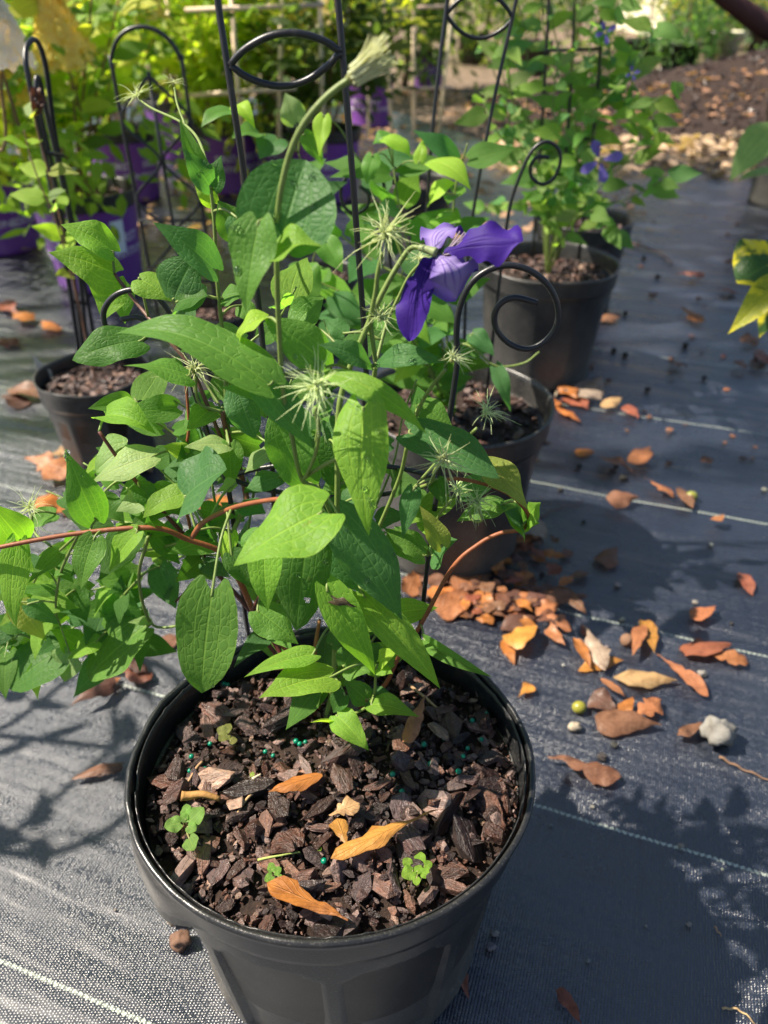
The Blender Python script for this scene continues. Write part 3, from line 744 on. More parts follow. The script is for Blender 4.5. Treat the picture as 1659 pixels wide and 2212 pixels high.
LEAVES = [  # base U,V  tip U,V  width  y base,tip  tone  {extras}
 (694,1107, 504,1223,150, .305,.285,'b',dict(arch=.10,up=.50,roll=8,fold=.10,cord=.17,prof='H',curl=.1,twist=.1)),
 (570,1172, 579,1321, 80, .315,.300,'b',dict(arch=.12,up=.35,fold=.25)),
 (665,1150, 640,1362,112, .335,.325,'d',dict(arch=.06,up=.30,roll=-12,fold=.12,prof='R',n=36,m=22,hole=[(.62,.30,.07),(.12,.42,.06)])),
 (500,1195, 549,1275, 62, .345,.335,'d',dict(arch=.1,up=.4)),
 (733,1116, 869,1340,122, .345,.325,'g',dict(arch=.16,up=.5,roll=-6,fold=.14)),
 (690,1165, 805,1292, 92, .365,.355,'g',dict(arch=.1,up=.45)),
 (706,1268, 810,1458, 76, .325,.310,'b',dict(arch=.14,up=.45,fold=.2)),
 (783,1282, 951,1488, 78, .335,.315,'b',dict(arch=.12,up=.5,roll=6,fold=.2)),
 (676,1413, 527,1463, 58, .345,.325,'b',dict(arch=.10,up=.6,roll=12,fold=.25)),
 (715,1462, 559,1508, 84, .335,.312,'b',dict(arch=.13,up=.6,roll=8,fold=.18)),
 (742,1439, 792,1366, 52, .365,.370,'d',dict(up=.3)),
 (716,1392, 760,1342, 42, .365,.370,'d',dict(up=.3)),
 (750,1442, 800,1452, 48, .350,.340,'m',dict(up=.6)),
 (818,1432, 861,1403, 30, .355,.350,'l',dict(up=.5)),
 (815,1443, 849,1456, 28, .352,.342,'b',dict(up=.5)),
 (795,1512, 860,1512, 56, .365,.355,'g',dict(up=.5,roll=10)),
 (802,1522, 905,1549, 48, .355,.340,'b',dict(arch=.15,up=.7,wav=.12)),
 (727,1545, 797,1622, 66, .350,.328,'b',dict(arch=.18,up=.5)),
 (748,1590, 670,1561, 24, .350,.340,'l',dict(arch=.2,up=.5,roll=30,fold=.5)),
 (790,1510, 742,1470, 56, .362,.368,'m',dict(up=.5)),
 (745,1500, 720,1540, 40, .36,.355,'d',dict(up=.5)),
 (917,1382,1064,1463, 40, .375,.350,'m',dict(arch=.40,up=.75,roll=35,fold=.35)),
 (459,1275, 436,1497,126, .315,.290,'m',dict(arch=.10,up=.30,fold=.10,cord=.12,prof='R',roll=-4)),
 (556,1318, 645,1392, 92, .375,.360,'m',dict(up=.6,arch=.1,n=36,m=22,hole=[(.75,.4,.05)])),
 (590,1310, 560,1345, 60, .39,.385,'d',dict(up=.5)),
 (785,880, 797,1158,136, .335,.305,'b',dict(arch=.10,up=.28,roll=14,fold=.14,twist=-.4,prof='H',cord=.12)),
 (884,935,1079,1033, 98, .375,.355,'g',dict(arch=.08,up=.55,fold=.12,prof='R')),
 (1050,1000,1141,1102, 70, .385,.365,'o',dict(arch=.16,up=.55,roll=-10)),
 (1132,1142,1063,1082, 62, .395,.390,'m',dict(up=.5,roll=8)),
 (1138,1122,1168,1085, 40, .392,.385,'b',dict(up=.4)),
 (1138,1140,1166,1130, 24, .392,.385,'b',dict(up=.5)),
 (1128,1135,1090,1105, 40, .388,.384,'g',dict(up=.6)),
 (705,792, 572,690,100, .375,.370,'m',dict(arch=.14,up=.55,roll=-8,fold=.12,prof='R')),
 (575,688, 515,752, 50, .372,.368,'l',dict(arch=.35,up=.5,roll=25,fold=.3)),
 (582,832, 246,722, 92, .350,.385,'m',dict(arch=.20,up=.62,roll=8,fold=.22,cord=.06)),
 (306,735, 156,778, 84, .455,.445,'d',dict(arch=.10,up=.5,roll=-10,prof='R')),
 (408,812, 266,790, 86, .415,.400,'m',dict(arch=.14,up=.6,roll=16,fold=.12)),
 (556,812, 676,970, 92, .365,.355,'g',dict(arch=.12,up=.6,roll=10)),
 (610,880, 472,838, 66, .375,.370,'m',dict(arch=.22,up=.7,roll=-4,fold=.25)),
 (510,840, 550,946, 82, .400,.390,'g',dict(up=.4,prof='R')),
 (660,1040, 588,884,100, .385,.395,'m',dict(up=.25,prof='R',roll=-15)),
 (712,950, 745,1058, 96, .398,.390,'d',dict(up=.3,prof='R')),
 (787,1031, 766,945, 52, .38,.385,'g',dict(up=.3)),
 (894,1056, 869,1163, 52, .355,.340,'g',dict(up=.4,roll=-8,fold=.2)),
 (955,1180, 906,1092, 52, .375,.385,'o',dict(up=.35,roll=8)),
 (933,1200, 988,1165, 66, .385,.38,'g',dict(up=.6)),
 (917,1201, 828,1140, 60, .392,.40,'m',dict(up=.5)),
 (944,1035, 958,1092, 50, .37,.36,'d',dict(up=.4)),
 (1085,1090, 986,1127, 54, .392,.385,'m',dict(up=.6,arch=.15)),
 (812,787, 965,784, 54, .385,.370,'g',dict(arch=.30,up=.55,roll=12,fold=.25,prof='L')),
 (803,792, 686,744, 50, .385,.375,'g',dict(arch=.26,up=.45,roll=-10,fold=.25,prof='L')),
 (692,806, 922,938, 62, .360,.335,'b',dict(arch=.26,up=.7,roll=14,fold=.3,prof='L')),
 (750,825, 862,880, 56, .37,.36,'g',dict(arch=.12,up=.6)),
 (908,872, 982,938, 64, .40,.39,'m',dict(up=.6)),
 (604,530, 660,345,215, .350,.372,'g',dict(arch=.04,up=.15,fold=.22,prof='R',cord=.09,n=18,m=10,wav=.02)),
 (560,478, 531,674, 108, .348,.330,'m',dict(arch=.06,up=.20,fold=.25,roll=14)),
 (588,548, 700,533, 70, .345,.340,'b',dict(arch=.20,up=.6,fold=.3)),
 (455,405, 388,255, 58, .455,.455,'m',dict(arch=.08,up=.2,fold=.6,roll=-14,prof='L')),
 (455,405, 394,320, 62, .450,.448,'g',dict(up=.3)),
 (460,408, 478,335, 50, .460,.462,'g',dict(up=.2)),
 (462,440, 414,376, 46, .470,.472,'l',dict(up=.3)),
 (466,585, 330,480, 80, .445,.440,'g',dict(arch=.12,up=.5,fold=.2)),
 (516,508, 470,432, 84, .450,.455,'m',dict(up=.4)),
 (512,470, 560,560, 80, .44,.43,'g',dict(up=.4)),
 (375,648, 420,556,112, .455,.455,'g',dict(up=.35,prof='R',roll=10,n=36,m=22,hole=[(.72,.98,.16),(.5,.9,.06)])),
 (382,652, 450,640, 76, .452,.445,'d',dict(up=.4)),
 (300,602, 372,652, 70, .470,.462,'b',dict(arch=.15,up=.5)),
 (248,592, 104,545,100, .500,.488,'b',dict(arch=.10,up=.45,fold=.10,cord=.13,prof='H')),
 (245,545, 131,485, 72, .505,.505,'b',dict(arch=.12,up=.6)),
 (250,600, 222,694, 82, .505,.495,'b',dict(up=.3)),
 (262,615, 270,700, 60, .512,.505,'m',dict(up=.3)),
 (482,645, 535,636, 42, .458,.455,'m',dict(up=.5)),
 (520,660, 560,700, 46, .47,.46,'m',dict(up=.5)),
 (399,1074, 490,1014,124, .385,.380,'g',dict(arch=.08,up=.50,fold=.16,prof='R',roll=-6)),
 (228,900, 338,938, 66, .455,.440,'b',dict(arch=.35,up=.6,fold=.35)),
 (206,1124, 143,973, 84, .400,.405,'m',dict(arch=.06,up=.30,fold=.12)),
 (332,985, 198,1042, 68, .43,.42,'p',dict(up=.6,arch=.1)),
 (275,965, 205,1022, 72, .45,.44,'p',dict(up=.5)),
 (397,1066, 308,1120, 54, .40,.39,'b',dict(up=.6,arch=.15)),
 (330,1075, 250,1105, 58, .42,.41,'p',dict(up=.6)),
 (300,1050, 350,1110, 56, .42,.41,'d',dict(up=.5)),
 (215,1075, 270,1130, 60, .43,.42,'d',dict(up=.5)),
 (204,1162, 175,1275, 66, .385,.370,'m',dict(up=.4,arch=.12)),
 (297,1148, 236,1236, 46, .39,.38,'b',dict(up=.5,arch=.1)),
 (45,1168, -25,1085, 84, .40,.40,'b',dict(up=.5)),
 (38,1172, 36,1358, 62, .39,.37,'b',dict(up=.35,arch=.18,twist=.6)),
 (30,1300, 100,1385, 64, .43,.42,'o',dict(up=.4)),
 (60,1305, 128,1350, 44, .42,.42,'g',dict(up=.6)),
 (165,1395, 108,1360, 58, .44,.44,'b',dict(up=.6)),
 (143,1400, 18,1486, 92, .44,.42,'d',dict(up=.55,prof='R')),
 (211,1384, 143,1425, 48, .43,.42,'b',dict(up=.6,roll=12)),
 (316,1352, 190,1465, 98, .44,.42,'m',dict(up=.6,prof='R')),
 (272,1345, 262,1240, 80, .45,.46,'d',dict(up=.4)),
 (160,1275, 188,1345, 56, .45,.44,'d',dict(up=.5)),
 (344,1224, 380,1315, 66, .44,.43,'g',dict(up=.5)),
 (326,1343, 276,1345, 20, .44,.435,'p',dict(up=.7)),
 (118,1276, 34,1277, 32, .43,.42,'m',dict(up=.7)),
 (110,1240, 40,1225, 28, .43,.42,'b',dict(up=.7)),
 (75,1440, 84,1514, 28, .43,.42,'l',dict(up=.5)),
 (150,1408, 140,1474, 56, .43,.42,'p',dict(up=.6)),
 (500,1148, 480,1218, 40, .39,.38,'l',dict(up=.4)),
 (495,958, 502,1052, 66, .43,.42,'m',dict(up=.3)),
 (492,962, 398,966, 44, .43,.42,'p',dict(up=.7)),
 (402,982, 352,964, 40, .44,.44,'l',dict(up=.6)),
 (595,968, 528,1022, 50, .42,.41,'p',dict(up=.7)),
 (605,1030, 528,1062, 50, .41,.40,'g',dict(up=.7)),
 (508,1045, 466,1066, 30, .40,.395,'p',dict(up=.7)),
 (522,1088, 575,1110, 48, .40,.39,'g',dict(up=.7)),
 (560,1150, 520,1205, 60, .40,.39,'m',dict(up=.5)),
 (440,890, 395,930, 46, .46,.45,'m',dict(up=.6)),
 (478,880, 520,930, 40, .46,.45,'g',dict(up=.6)),
 (330,1150, 390,1220, 50, .43,.43,'d',dict(up=.5)),
 (120,1110, 60,1140, 44, .44,.43,'m',dict(up=.6)),
 (100,1200, 160,1260, 50, .43,.42,'m',dict(up=.6)),
 (440,1215, 500,1250, 46, .42,.41,'g',dict(up=.6)),
 (770,1180, 830,1230, 60, .40,.39,'d',dict(up=.5)),
 (850,1150, 900,1220, 60, .41,.40,'m',dict(up=.5)),
 (745,1085, 800,1060, 50, .41,.41,'g',dict(up=.5)),
 (640,700, 700,640, 70, .43,.44,'m',dict(up=.4)),
 (745,720, 700,690, 44, .41,.42,'g',dict(up=.4)),
]
PROF = {'H': HEART, 'R': ROUND, 'L': LANCE, 'O': OVATE}
LEAFOBJ = []
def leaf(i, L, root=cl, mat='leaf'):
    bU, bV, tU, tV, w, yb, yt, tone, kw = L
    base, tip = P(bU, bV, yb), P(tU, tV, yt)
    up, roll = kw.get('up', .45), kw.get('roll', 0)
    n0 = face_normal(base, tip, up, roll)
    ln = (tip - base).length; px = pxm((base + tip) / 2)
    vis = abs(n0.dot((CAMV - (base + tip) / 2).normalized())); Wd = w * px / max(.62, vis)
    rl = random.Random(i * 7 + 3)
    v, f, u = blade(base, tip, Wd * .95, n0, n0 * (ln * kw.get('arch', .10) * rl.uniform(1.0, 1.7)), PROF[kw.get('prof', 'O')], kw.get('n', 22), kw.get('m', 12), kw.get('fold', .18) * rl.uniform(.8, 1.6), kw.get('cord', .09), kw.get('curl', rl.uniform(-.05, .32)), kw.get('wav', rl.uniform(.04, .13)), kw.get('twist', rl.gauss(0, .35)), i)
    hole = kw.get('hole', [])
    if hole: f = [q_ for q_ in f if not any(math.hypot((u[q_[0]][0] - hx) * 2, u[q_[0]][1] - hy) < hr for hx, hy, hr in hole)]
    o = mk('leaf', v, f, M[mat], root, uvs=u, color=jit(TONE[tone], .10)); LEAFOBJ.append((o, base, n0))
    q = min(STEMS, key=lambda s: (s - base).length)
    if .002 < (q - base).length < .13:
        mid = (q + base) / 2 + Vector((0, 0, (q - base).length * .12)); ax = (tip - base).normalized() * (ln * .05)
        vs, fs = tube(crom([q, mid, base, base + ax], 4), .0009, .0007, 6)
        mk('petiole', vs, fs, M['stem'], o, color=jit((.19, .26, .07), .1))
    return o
for i, L in enumerate(LEAVES): leaf(i, L)

# fine side shoots that fill the plant between the large leaves
LM_MAIN = leaf_meshes(OVATE, M['leaf'], ratio=.50, nn=12, mm=6, arch=.22)
TM = [TONE['m'], TONE['d'], TONE['g'], TONE['m'], TONE['b']]
for pts in ([(400, 1170, .42), (300, 1190, .44), (220, 1180, .45), (140, 1200, .46)], [(330, 1140, .41), (280, 1060, .44), (230, 1030, .46), (180, 1000, .47)], [(300, 1250, .44), (230, 1320, .46), (150, 1360, .47), (70, 1400, .47)], [(120, 1320, .44), (60, 1350, .45), (0, 1420, .45)], [(450, 1000, .46), (380, 940, .48), (320, 900, .48), (290, 860, .49)],
            [(480, 1195, .42), (440, 1120, .44), (390, 1060, .46), (330, 1000, .47), (270, 960, .48)], [(480, 1200, .42), (400, 1200, .45), (330, 1230, .46), (250, 1260, .47), (170, 1280, .47), (100, 1270, .47)],
            [(330, 1140, .42), (240, 1120, .44), (170, 1090, .46), (100, 1060, .47)], [(330, 1345, .45), (250, 1400, .46), (180, 1430, .46), (110, 1420, .46)], [(170, 1152, .40), (90, 1230, .43), (50, 1310, .45), (20, 1400, .45)],
            [(520, 1260, .43), (540, 1120, .46), (560, 1000, .47), (600, 900, .48), (630, 820, .48)], [(728, 1200, .40), (700, 1100, .44), (680, 980, .46), (700, 860, .47), (720, 760, .47), (700, 690, .48)],
            [(740, 1250, .41), (800, 1120, .44), (850, 1000, .45), (870, 900, .46), (900, 820, .46)], [(740, 1280, .41), (830, 1180, .43), (900, 1120, .44), (960, 1080, .44), (1020, 1060, .44)],
            [(490, 900, .46), (440, 820, .48), (400, 740, .49), (370, 670, .5)], [(487, 800, .46), (540, 740, .47), (600, 690, .48), (640, 620, .48)], [(560, 1340, .41), (600, 1300, .42), (650, 1260, .43), (700, 1200, .43)],
            [(480, 1190, .43), (450, 1000, .47), (420, 900, .48), (350, 850, .48)], [(700, 1500, .39), (760, 1440, .395), (820, 1360, .40), (850, 1290, .41)], [(720, 1480, .385), (660, 1440, .40), (610, 1390, .41), (580, 1360, .41)]):
    vine(cl, pts, .0011, TM, .041, .023, start=.12, meshes=LM_MAIN, up=.5, wide=1.1, skip=.15)
# seed heads: a small core and a burst of silky curved styles
def seed_head(U, V, y, rpx, d, n=46, spread=1.0, root=cl, lenv=.35, col_=(.58, .70, .44), seed=0, curlk=1.05):
    r = random.Random(seed + 11); c = P(U, V, y); d = Vector(d).normalized(); L = rpx * .58 * pxm(c)
    cr = L * .18
    vs, fs = ellipsoid(c, cr, cr, cr * 1.15, 10, 7, .15, seed); o = mk('seed_head', vs, fs, M['style'], root, color=(.34, .40, .16))
    u = d.orthogonal().normalized(); w = d.cross(u); V_, F_ = [], []
    n = int(n * .85)
    for k in range(n):
        th = k * 2.39996 + r.uniform(-.2, .2); f = (k + .5) / n
        ang = math.acos(1 - f * (1 - math.cos(R(84 * spread)))) * r.uniform(.8, 1.12)
        out = u * math.cos(th) + w * math.sin(th)
        dd = d * math.cos(ang) + out * math.sin(ang)
        ln = L * r.uniform(1 - lenv, 1.08); cv = out * r.uniform(.3, 1.0) + Vector((r.gauss(0, .38), r.gauss(0, .38), -.35 + r.gauss(0, .35)))
        p0 = c + dd * cr * .7
        wv = Vector((r.gauss(0, 1), r.gauss(0, 1), r.gauss(0, 1))) * (ln * .075)
        pts = [p0 + dd * (ln * q) + cv * (ln * curlk * q ** 2.2) + wv * math.sin(q * 6.5) for q in (0, .16, .33, .5, .67, .84, 1)]
        tube(pts, L * .033 + .00014, L * .004 + .00003, 4, False, V_, F_)
    mk('styles', V_, F_, M['style'], o, color=jit(col_, .08)); return o
SH = [(835, 505, .385, 78, (-.2, -.6, .7), 64, 1.0), (684, 836, .325, 84, (-.1, -.75, .6), 60, 1.05), (820, 688, .388, 62, (.3, -.4, .8), 46, .85),
      (976, 778, .366, 58, (.45, -.2, .85), 44, .5), (1046, 895, .372, 58, (.5, -.2, .85), 40, .55), (958, 990, .345, 70, (.0, -.85, .4), 44, 1.1),
      (986, 1058, .382, 50, (.3, -.5, .7), 36, .9), (1030, 1084, .368, 52, (.1, -.6, .75), 44, .95), (421, 800, .447, 62, (.1, -.4, .8), 44, 1.0),
      (66, 1096, .43, 46, (0, -.5, .8), 36, 1.0), (28, 1366, .45, 52, (-.6, -.4, .3), 34, 1.0), (298, 208, .66, 44, (-.4, -.2, .8), 34, .95), (376, 182, .63, 30, (.1, -.1, 1), 30, .7),
      (906, 560, .41, 36, (.1, -.3, .9), 30, .8), (75, 1135, .44, 34, (.2, -.4, .6), 24, 1.0)]
for i, (U, V, y, rp, d, n_, sp) in enumerate(SH): seed_head(U, V, y, rp, d, n_, sp, seed=i)
# the long nodding bud-like head at the top: a brush of silky styles on a thick hairy stalk
def brush():
    a, b = P(758, 168, .355), P(828, 122, .350); d = (b - a).normalized(); L = (b - a).length
    vs, fs = tube([a - d * L * .12, a, a + d * L * .15, a + d * L * .28, a + d * L * .36], .0016, .0036, 12)
    o = mk('seed_head', vs, fs, M['style'], cl, color=(.30, .33, .14))
    u = d.orthogonal().normalized(); w = d.cross(u); r = random.Random(5); V_, F_ = [], []
    for k in range(150):
        th = r.uniform(0, 6.28); q = math.sqrt(r.random()) * .0042; out = u * math.cos(th) + w * math.sin(th)
        p0 = a + d * L * r.uniform(.05, .3) + out * q; ln = L * r.uniform(.55, 1.05)
        fl = .06 + .28 * r.random() ** 2.4
        pts = [p0 + d * (ln * s_) + out * (ln * fl * s_ * s_) + Vector((0, 0, .10 * ln * s_ * s_)) for s_ in (0, .3, .6, .85, 1)]
        tube(pts, .00042, .00014, 4, False, V_, F_)
    mk('styles', V_, F_, M['style'], o, color=(.66, .74, .54))
brush()

# the violet flower: four broad sepals seen from behind, ruffled, with dark stamens
fl = mk('flower', *tube(crom([P(905, 535, .39), P(925, 540, .388), P(942, 546, .386)], 4), .0016, .0026, 10), M['stem'], cl, color=(.24, .30, .14))
FC = P(942, 546, .386)
def petal(pts, wd, n0, fold, wav, twist, seed, curl=.1):
    """pts: base, control, tip"""
    b, c, t = pts
    v, f, u = blade(b, t, wd, n0, c - (b + t) / 2, PETAL, 22, 14, fold, 0, curl, wav, twist, seed)
    for q, (p, uv) in enumerate(zip(v, u)):              # ruffled edge
        e = abs(uv[1] * 2 - 1) ** 2
        v[q] = p + n0 * (.0030 * e * math.sin(uv[0] * 13 + seed * 2) * soft(uv[0], .3, .7)) + Vector((0, 0, .0016)) * e * math.sin(uv[0] * 21 + seed)
    return mk('petal', v, f, M['petal'], fl, uvs=u)
tc = (CAMV - FC).normalized()
petal((P(958, 548, .386), P(1030, 505, .375), P(1130, 522, .368)), .0215, (tc * .75 + Vector((-.1, 0, .55))).normalized(), -.25, .14, .3, 1)
petal((P(942, 546, .388), P(925, 480, .400), P(1000, 500, .425)), .024, -(tc * .6 + Vector((-.3, 0, .65))).normalized(), .15, .10, 0, 2)
petal((P(945, 552, .386), P(985, 570, .364), P(985, 645, .378)), .034, -(tc * .9 + Vector((.2, 0, .25))).normalized(), .25, .12, -.2, 3)
petal((P(940, 552, .386), P(905, 600, .380), P(885, 738, .372)), .022, (tc * .9 + Vector((-.15, 0, .2))).normalized(), .3, .18, .9, 4)
V_, F_ = [], []
r_ = random.Random(3)
for k in range(46):
    d = Vector((.75 + r_.gauss(0, .25), .35 + r_.gauss(0, .3), -.25 + r_.gauss(0, .35))).normalized(); ln = r_.uniform(.010, .017)
    p0 = P(955, 552, .388); pts = [p0 + d * (ln * q) + Vector((0, 0, .25)) * (ln * q * q) for q in (0, .35, .7, 1)]
    tube(pts, .0005, .0004, 4, True, V_, F_)
mk('stamens', V_, F_, M['stem'], fl, color=(.28, .22, .30))
# a withered brown leaf hanging at the central node
v, f, u = blade(P(735, 905, .365), P(738, 985, .36), .014, Vector((0, -1, .2)), Vector((.004, 0, 0)), OVATE, 10, 6, .9, .05, .3, .3, 1.2, 3)
mk('withered_leaf', v, f, M['dry'], cl, uvs=u, color=(.12, .07, .03))
v, f, u = blade(P(700, 1296, .322), P(772, 1312, .318), .008, Vector((0, -.6, .8)), Vector((0, 0, .004)), LANCE, 10, 4, .6, .05, .3, .4, 1.2, 3)
mk('withered_leaf', v, f, M['dry'], cl, uvs=u, color=(.05, .035, .02))
# ------------------------------------------------------------------ other pots and the plants in them
def potat(name, label, U, V, h, r, mat, **kw):
    g = G(U, V, h); return nursery_pot(name, label, g.x, g.y, h, r, mat, **kw), g
POT2, g2 = potat('nursery_pot', 'black plastic pot right behind the front pot, seen through the large scroll', 985, 862, .24, .130, M['pot'])
POT3, g3 = potat('nursery_pot', 'black plastic pot with tall leafy vines beside the open strip of fabric', 1186, 562, .24, .140, M['pot'])
POT4, g4 = potat('nursery_pot', 'small black plastic pot with a pale torn rim tab and a dusty side', 200, 802, .17, .092, M['pot'], soil_z=.145)
POT5, g5 = potat('nursery_pot', 'small black plastic pot under the wide arched wire trellis', 465, 664, .17, .080, M['pot'])
potat('nursery_pot', 'black plastic pot in the shade behind the round clematis leaf', 690, 585, .17, .085, M['pot'])
potat('nursery_pot', 'black plastic pot standing below the bamboo lattice', 905, 390, .20, .11, M['pot'])
potat('nursery_pot', 'black plastic pot half hidden by the leafy vines', 1262, 470, .22, .12, M['pot'])
# torn tab standing on the rim of the small pot
q = P(92, 805, g4.y + .02); vs = [q + Vector(d) for d in ((-.008, 0, -.03), (.014, 0, -.03), (.012, .004, .0), (-.010, .004, .028), (-.008, .003, -.03), (.014, .003, -.03), (.012, .007, 0), (-.010, .007, .028))]
mk('rim_tab', vs, [(0, 1, 2, 3), (7, 6, 5, 4), (0, 4, 5, 1), (1, 5, 6, 2), (2, 6, 7, 3), (3, 7, 4, 0)], mat_flat('pale_plastic', (.42, .40, .37)), POT4, smooth=False)
# printed purple pots
PURPLE = {}
def text_mesh(txt, size):
    cu = bpy.data.curves.new('print', 'FONT'); cu.body = txt; cu.size = size; cu.align_x = 'CENTER'; cu.resolution_u = 2; cu.extrude = 0
    o = bpy.data.objects.new('print', cu); COL.objects.link(o)
    me = bpy.data.meshes.new_from_object(o.evaluated_get(bpy.context.evaluated_depsgraph_get()))
    bpy.data.objects.remove(o); bpy.data.curves.remove(cu)
    bm = bmesh.new(); bm.from_mesh(me); bmesh.ops.triangulate(bm, faces=bm.faces)
    bmesh.ops.subdivide_edges(bm, edges=[e for e in bm.edges if e.calc_length() > size * .35], cuts=2)
    bmesh.ops.triangulate(bm, faces=bm.faces); bm.verts.index_update()
    v = [q.co.copy() for q in bm.verts]; f = [[q.index for q in fc.verts] for fc in bm.faces]; bm.free(); bpy.data.meshes.remove(me)
    return v, f
TXT1, TXT2 = text_mesh('FIRST', .034), text_mesh('EDITIONS', .030)
def print_on(t, cx, cy, h, r, taper, tm, ang, z0, name='printed_lettering', mat=None):
    V_ = []
    for v in tm[0]:
        z = z0 + v.y; rr = r * (taper + (.935 - taper) * z / (h - .035)) + .0006
        a = R(ang) + v.x / rr; V_.append(Vector((cx + math.cos(a) * rr, cy + math.sin(a) * rr, z)))
    return mk(name, V_, [f for f in tm[1]], mat or M['print'], t)
def purple_pot(label, U, V, h=.25, r=.142, angs=(-128, -75, -20, -180), sticker=None):
    t, g = potat('purple_pot', label, U, V, h, r, M['purple'], panels=1, taper=.80, seg=64, cat='pot', rimmat=M['pot'])
    for a in angs:
        print_on(t, g.x, g.y, h, r, .80, TXT1, a - 4, .125); print_on(t, g.x, g.y, h, r, .80, TXT2, a + 6, .088)
    if sticker is not None:
        nn = 8; sv = [Vector((-.022 + .044 * i / nn, y_)) if False else Vector((-.02 + .04 * i / nn, y_, 0)) for y_ in (0, .085) for i in range(nn + 1)]
        sf = [(i, i + 1, i + nn + 2, i + nn + 1) for i in range(nn)]
        print_on(t, g.x, g.y, h, r, .80, (sv, sf), sticker, .10, 'paper_label', mat_flat('paper_label', (.72, .76, .85), .5, 30, .1))
    return t, g
PA, gA = purple_pot('purple printed pot with a pale paper label beside the black hoop trellis', 175, 405, sticker=-38, angs=(-150, -92, -20))
PB, gB = purple_pot('purple printed pot standing behind the arch of the wide wire trellis', 372, 212)
PC, gC = purple_pot('purple printed pot just behind the top of the round clematis leaf', 590, 255)
PD, gD = purple_pot('purple printed pot behind the bamboo lattice', 800, 165)
PE, gE = purple_pot('purple printed pot at the end of the row beside the fabric strip', 925, 110)
PH_, gH = purple_pot('purple printed pot between the round leaf and the bamboo lattice', 700, 275)
PI_, gI = purple_pot('purple printed pot in front of the pale bamboo frame', 478, 262)
PF, gF = purple_pot('purple printed pot directly behind the hydrangea with yellow blooms', 255, 275)
PG, gG = purple_pot('purple printed pot at the left under the white hydrangea bloom', -45, 352)

# ---------------- wire trellises behind
def arch_trellis(name, label, base, width, h, ang, r=.0034, waves=True):
    t = thing(name, label, 'trellis', base); d = Vector((math.cos(R(ang)), math.sin(R(ang)), 0)); up = Vector((0, 0, 1)); b = Vector(base)
    w2 = width / 2; hs = h - w2
    arc = [b + d * (-w2) + up * 0, b + d * (-w2) + up * hs * .5] + [b + d * (-w2 * math.cos(math.pi * i / 12)) + up * (hs + w2 * math.sin(math.pi * i / 12)) for i in range(13)] + [b + d * w2 + up * hs * .5, b + d * w2]
    wire('arch_frame', arc, r, t, 4); wire('centre_stake', [b + up * .0, b + up * (h * .88)], r * .9, t, 3)
    off = d.cross(up) * .004
    if waves:
        for s in (-1, 1):
            wire('wavy_wire', [b + off + d * (s * w2 * (.98 if k % 2 == 0 else .04)) + up * (h * (.24 + .125 * k)) for k in range(6)], r * .75, t, 6)
    for f in (.2, .42): wire('cross_bar', [b + d * (-w2) + up * (h * f) + off, b + d * w2 + up * (h * f) + off], r * .75, t, 2)
    return t
gq = Vector((g4.x, g4.y + .02, .12))
topL = P(92, 90, g4.y + .02)
def hoop_trellis():
    """narrow hoop trellis seen almost edge on, leaning left"""
    t = thing('hoop_trellis', 'narrow black hoop trellis seen edge on in the small dusty pot', 'trellis', gq)
    y = g4.y
    wire('hoop_frame', [P(172, 770, y - .03), P(140, 560, y - .03), P(95, 330, y - .03), P(62, 170, y - .03), P(55, 118, y - .02), P(64, 90, y), P(82, 92, y + .02), P(100, 150, y + .03), P(120, 300, y + .04), P(160, 500, y + .05), P(196, 690, y + .05), P(206, 770, y + .05)], .0036, t, 8)
    wire('hoop_frame', [P(182, 770, y - .01), P(158, 600, y - .01), P(120, 400, y - .01), P(88, 250, y - .01), P(78, 185, y), P(84, 170, y + .01), P(100, 240, y + .02), P(140, 420, y + .02), P(172, 600, y + .02), P(190, 770, y + .02)], .0034, t, 8)
    for V in (330, 520, 650):
        f = (V - 90) / 680
        wire('cross_tie', [P(62 + f * 112, V, y - .03), P(100 + f * 104, V + 6, y + .045)], .003, t, 3)
hoop_trellis()
gp = P(432, 640, g5.y)
arch_trellis('arch_trellis', 'wide black arched wire trellis with wavy inner wires in a small pot', (P(408, 700, g5.y).x, g5.y, .12), .118, P(400, 58, g5.y).z - .12, 0)
# second scroll trellis, in the pot behind
t2 = thing('scroll_trellis', 'black wire trellis with eye shaped hoops standing in the pot behind the clematis', 'trellis', (g2.x, g2.y + .03, .21))
Y2 = g2.y + .03
wire('stake', [P(905, 830, Y2), P(915, 600, Y2), P(930, 330, Y2 + .01), P(950, 130, Y2 + .02), P(966, 0, Y2 + .03), P(980, -130, Y2 + .03)], .0021, t2)
wire('stake', [P(1000, 840, Y2), P(1008, 600, Y2), P(1022, 460, Y2 + .01), P(1062, 240, Y2 + .02), P(1115, 0, Y2 + .03), P(1140, -130, Y2 + .03)], .0021, t2)
t_, b_ = eye(P(964, 32, Y2 + .03), P(1108, 40, Y2 + .03), .022, .020, .006)
wire('eye_hoop', t_, .0021, t2, 3); wire('eye_hoop', b_, .0021, t2, 3)
wire('scroll_leg', [P(1050, 860, Y2), P(1075, 640, Y2), P(1090, 520, Y2), P(1103, 440, Y2), P(1125, 375, Y2), P(1150, 325, Y2), P(1180, 306, Y2), P(1206, 322, Y2), P(1210, 352, Y2), P(1196, 385, Y2), P(1172, 398, Y2), P(1150, 385, Y2), P(1146, 360, Y2), P(1160, 340, Y2), P(1186, 340, Y2)], .0021, t2, 6)
wire('scroll_leg', [P(860, 840, Y2), P(850, 640, Y2), P(838, 520, Y2), P(832, 440, Y2), P(826, 385, Y2), P(800, 360, Y2), P(765, 368, Y2), P(738, 400, Y2), P(740, 440, Y2), P(765, 462, Y2), P(792, 448, Y2), P(796, 420, Y2), P(776, 402, Y2)], .0021, t2, 6)
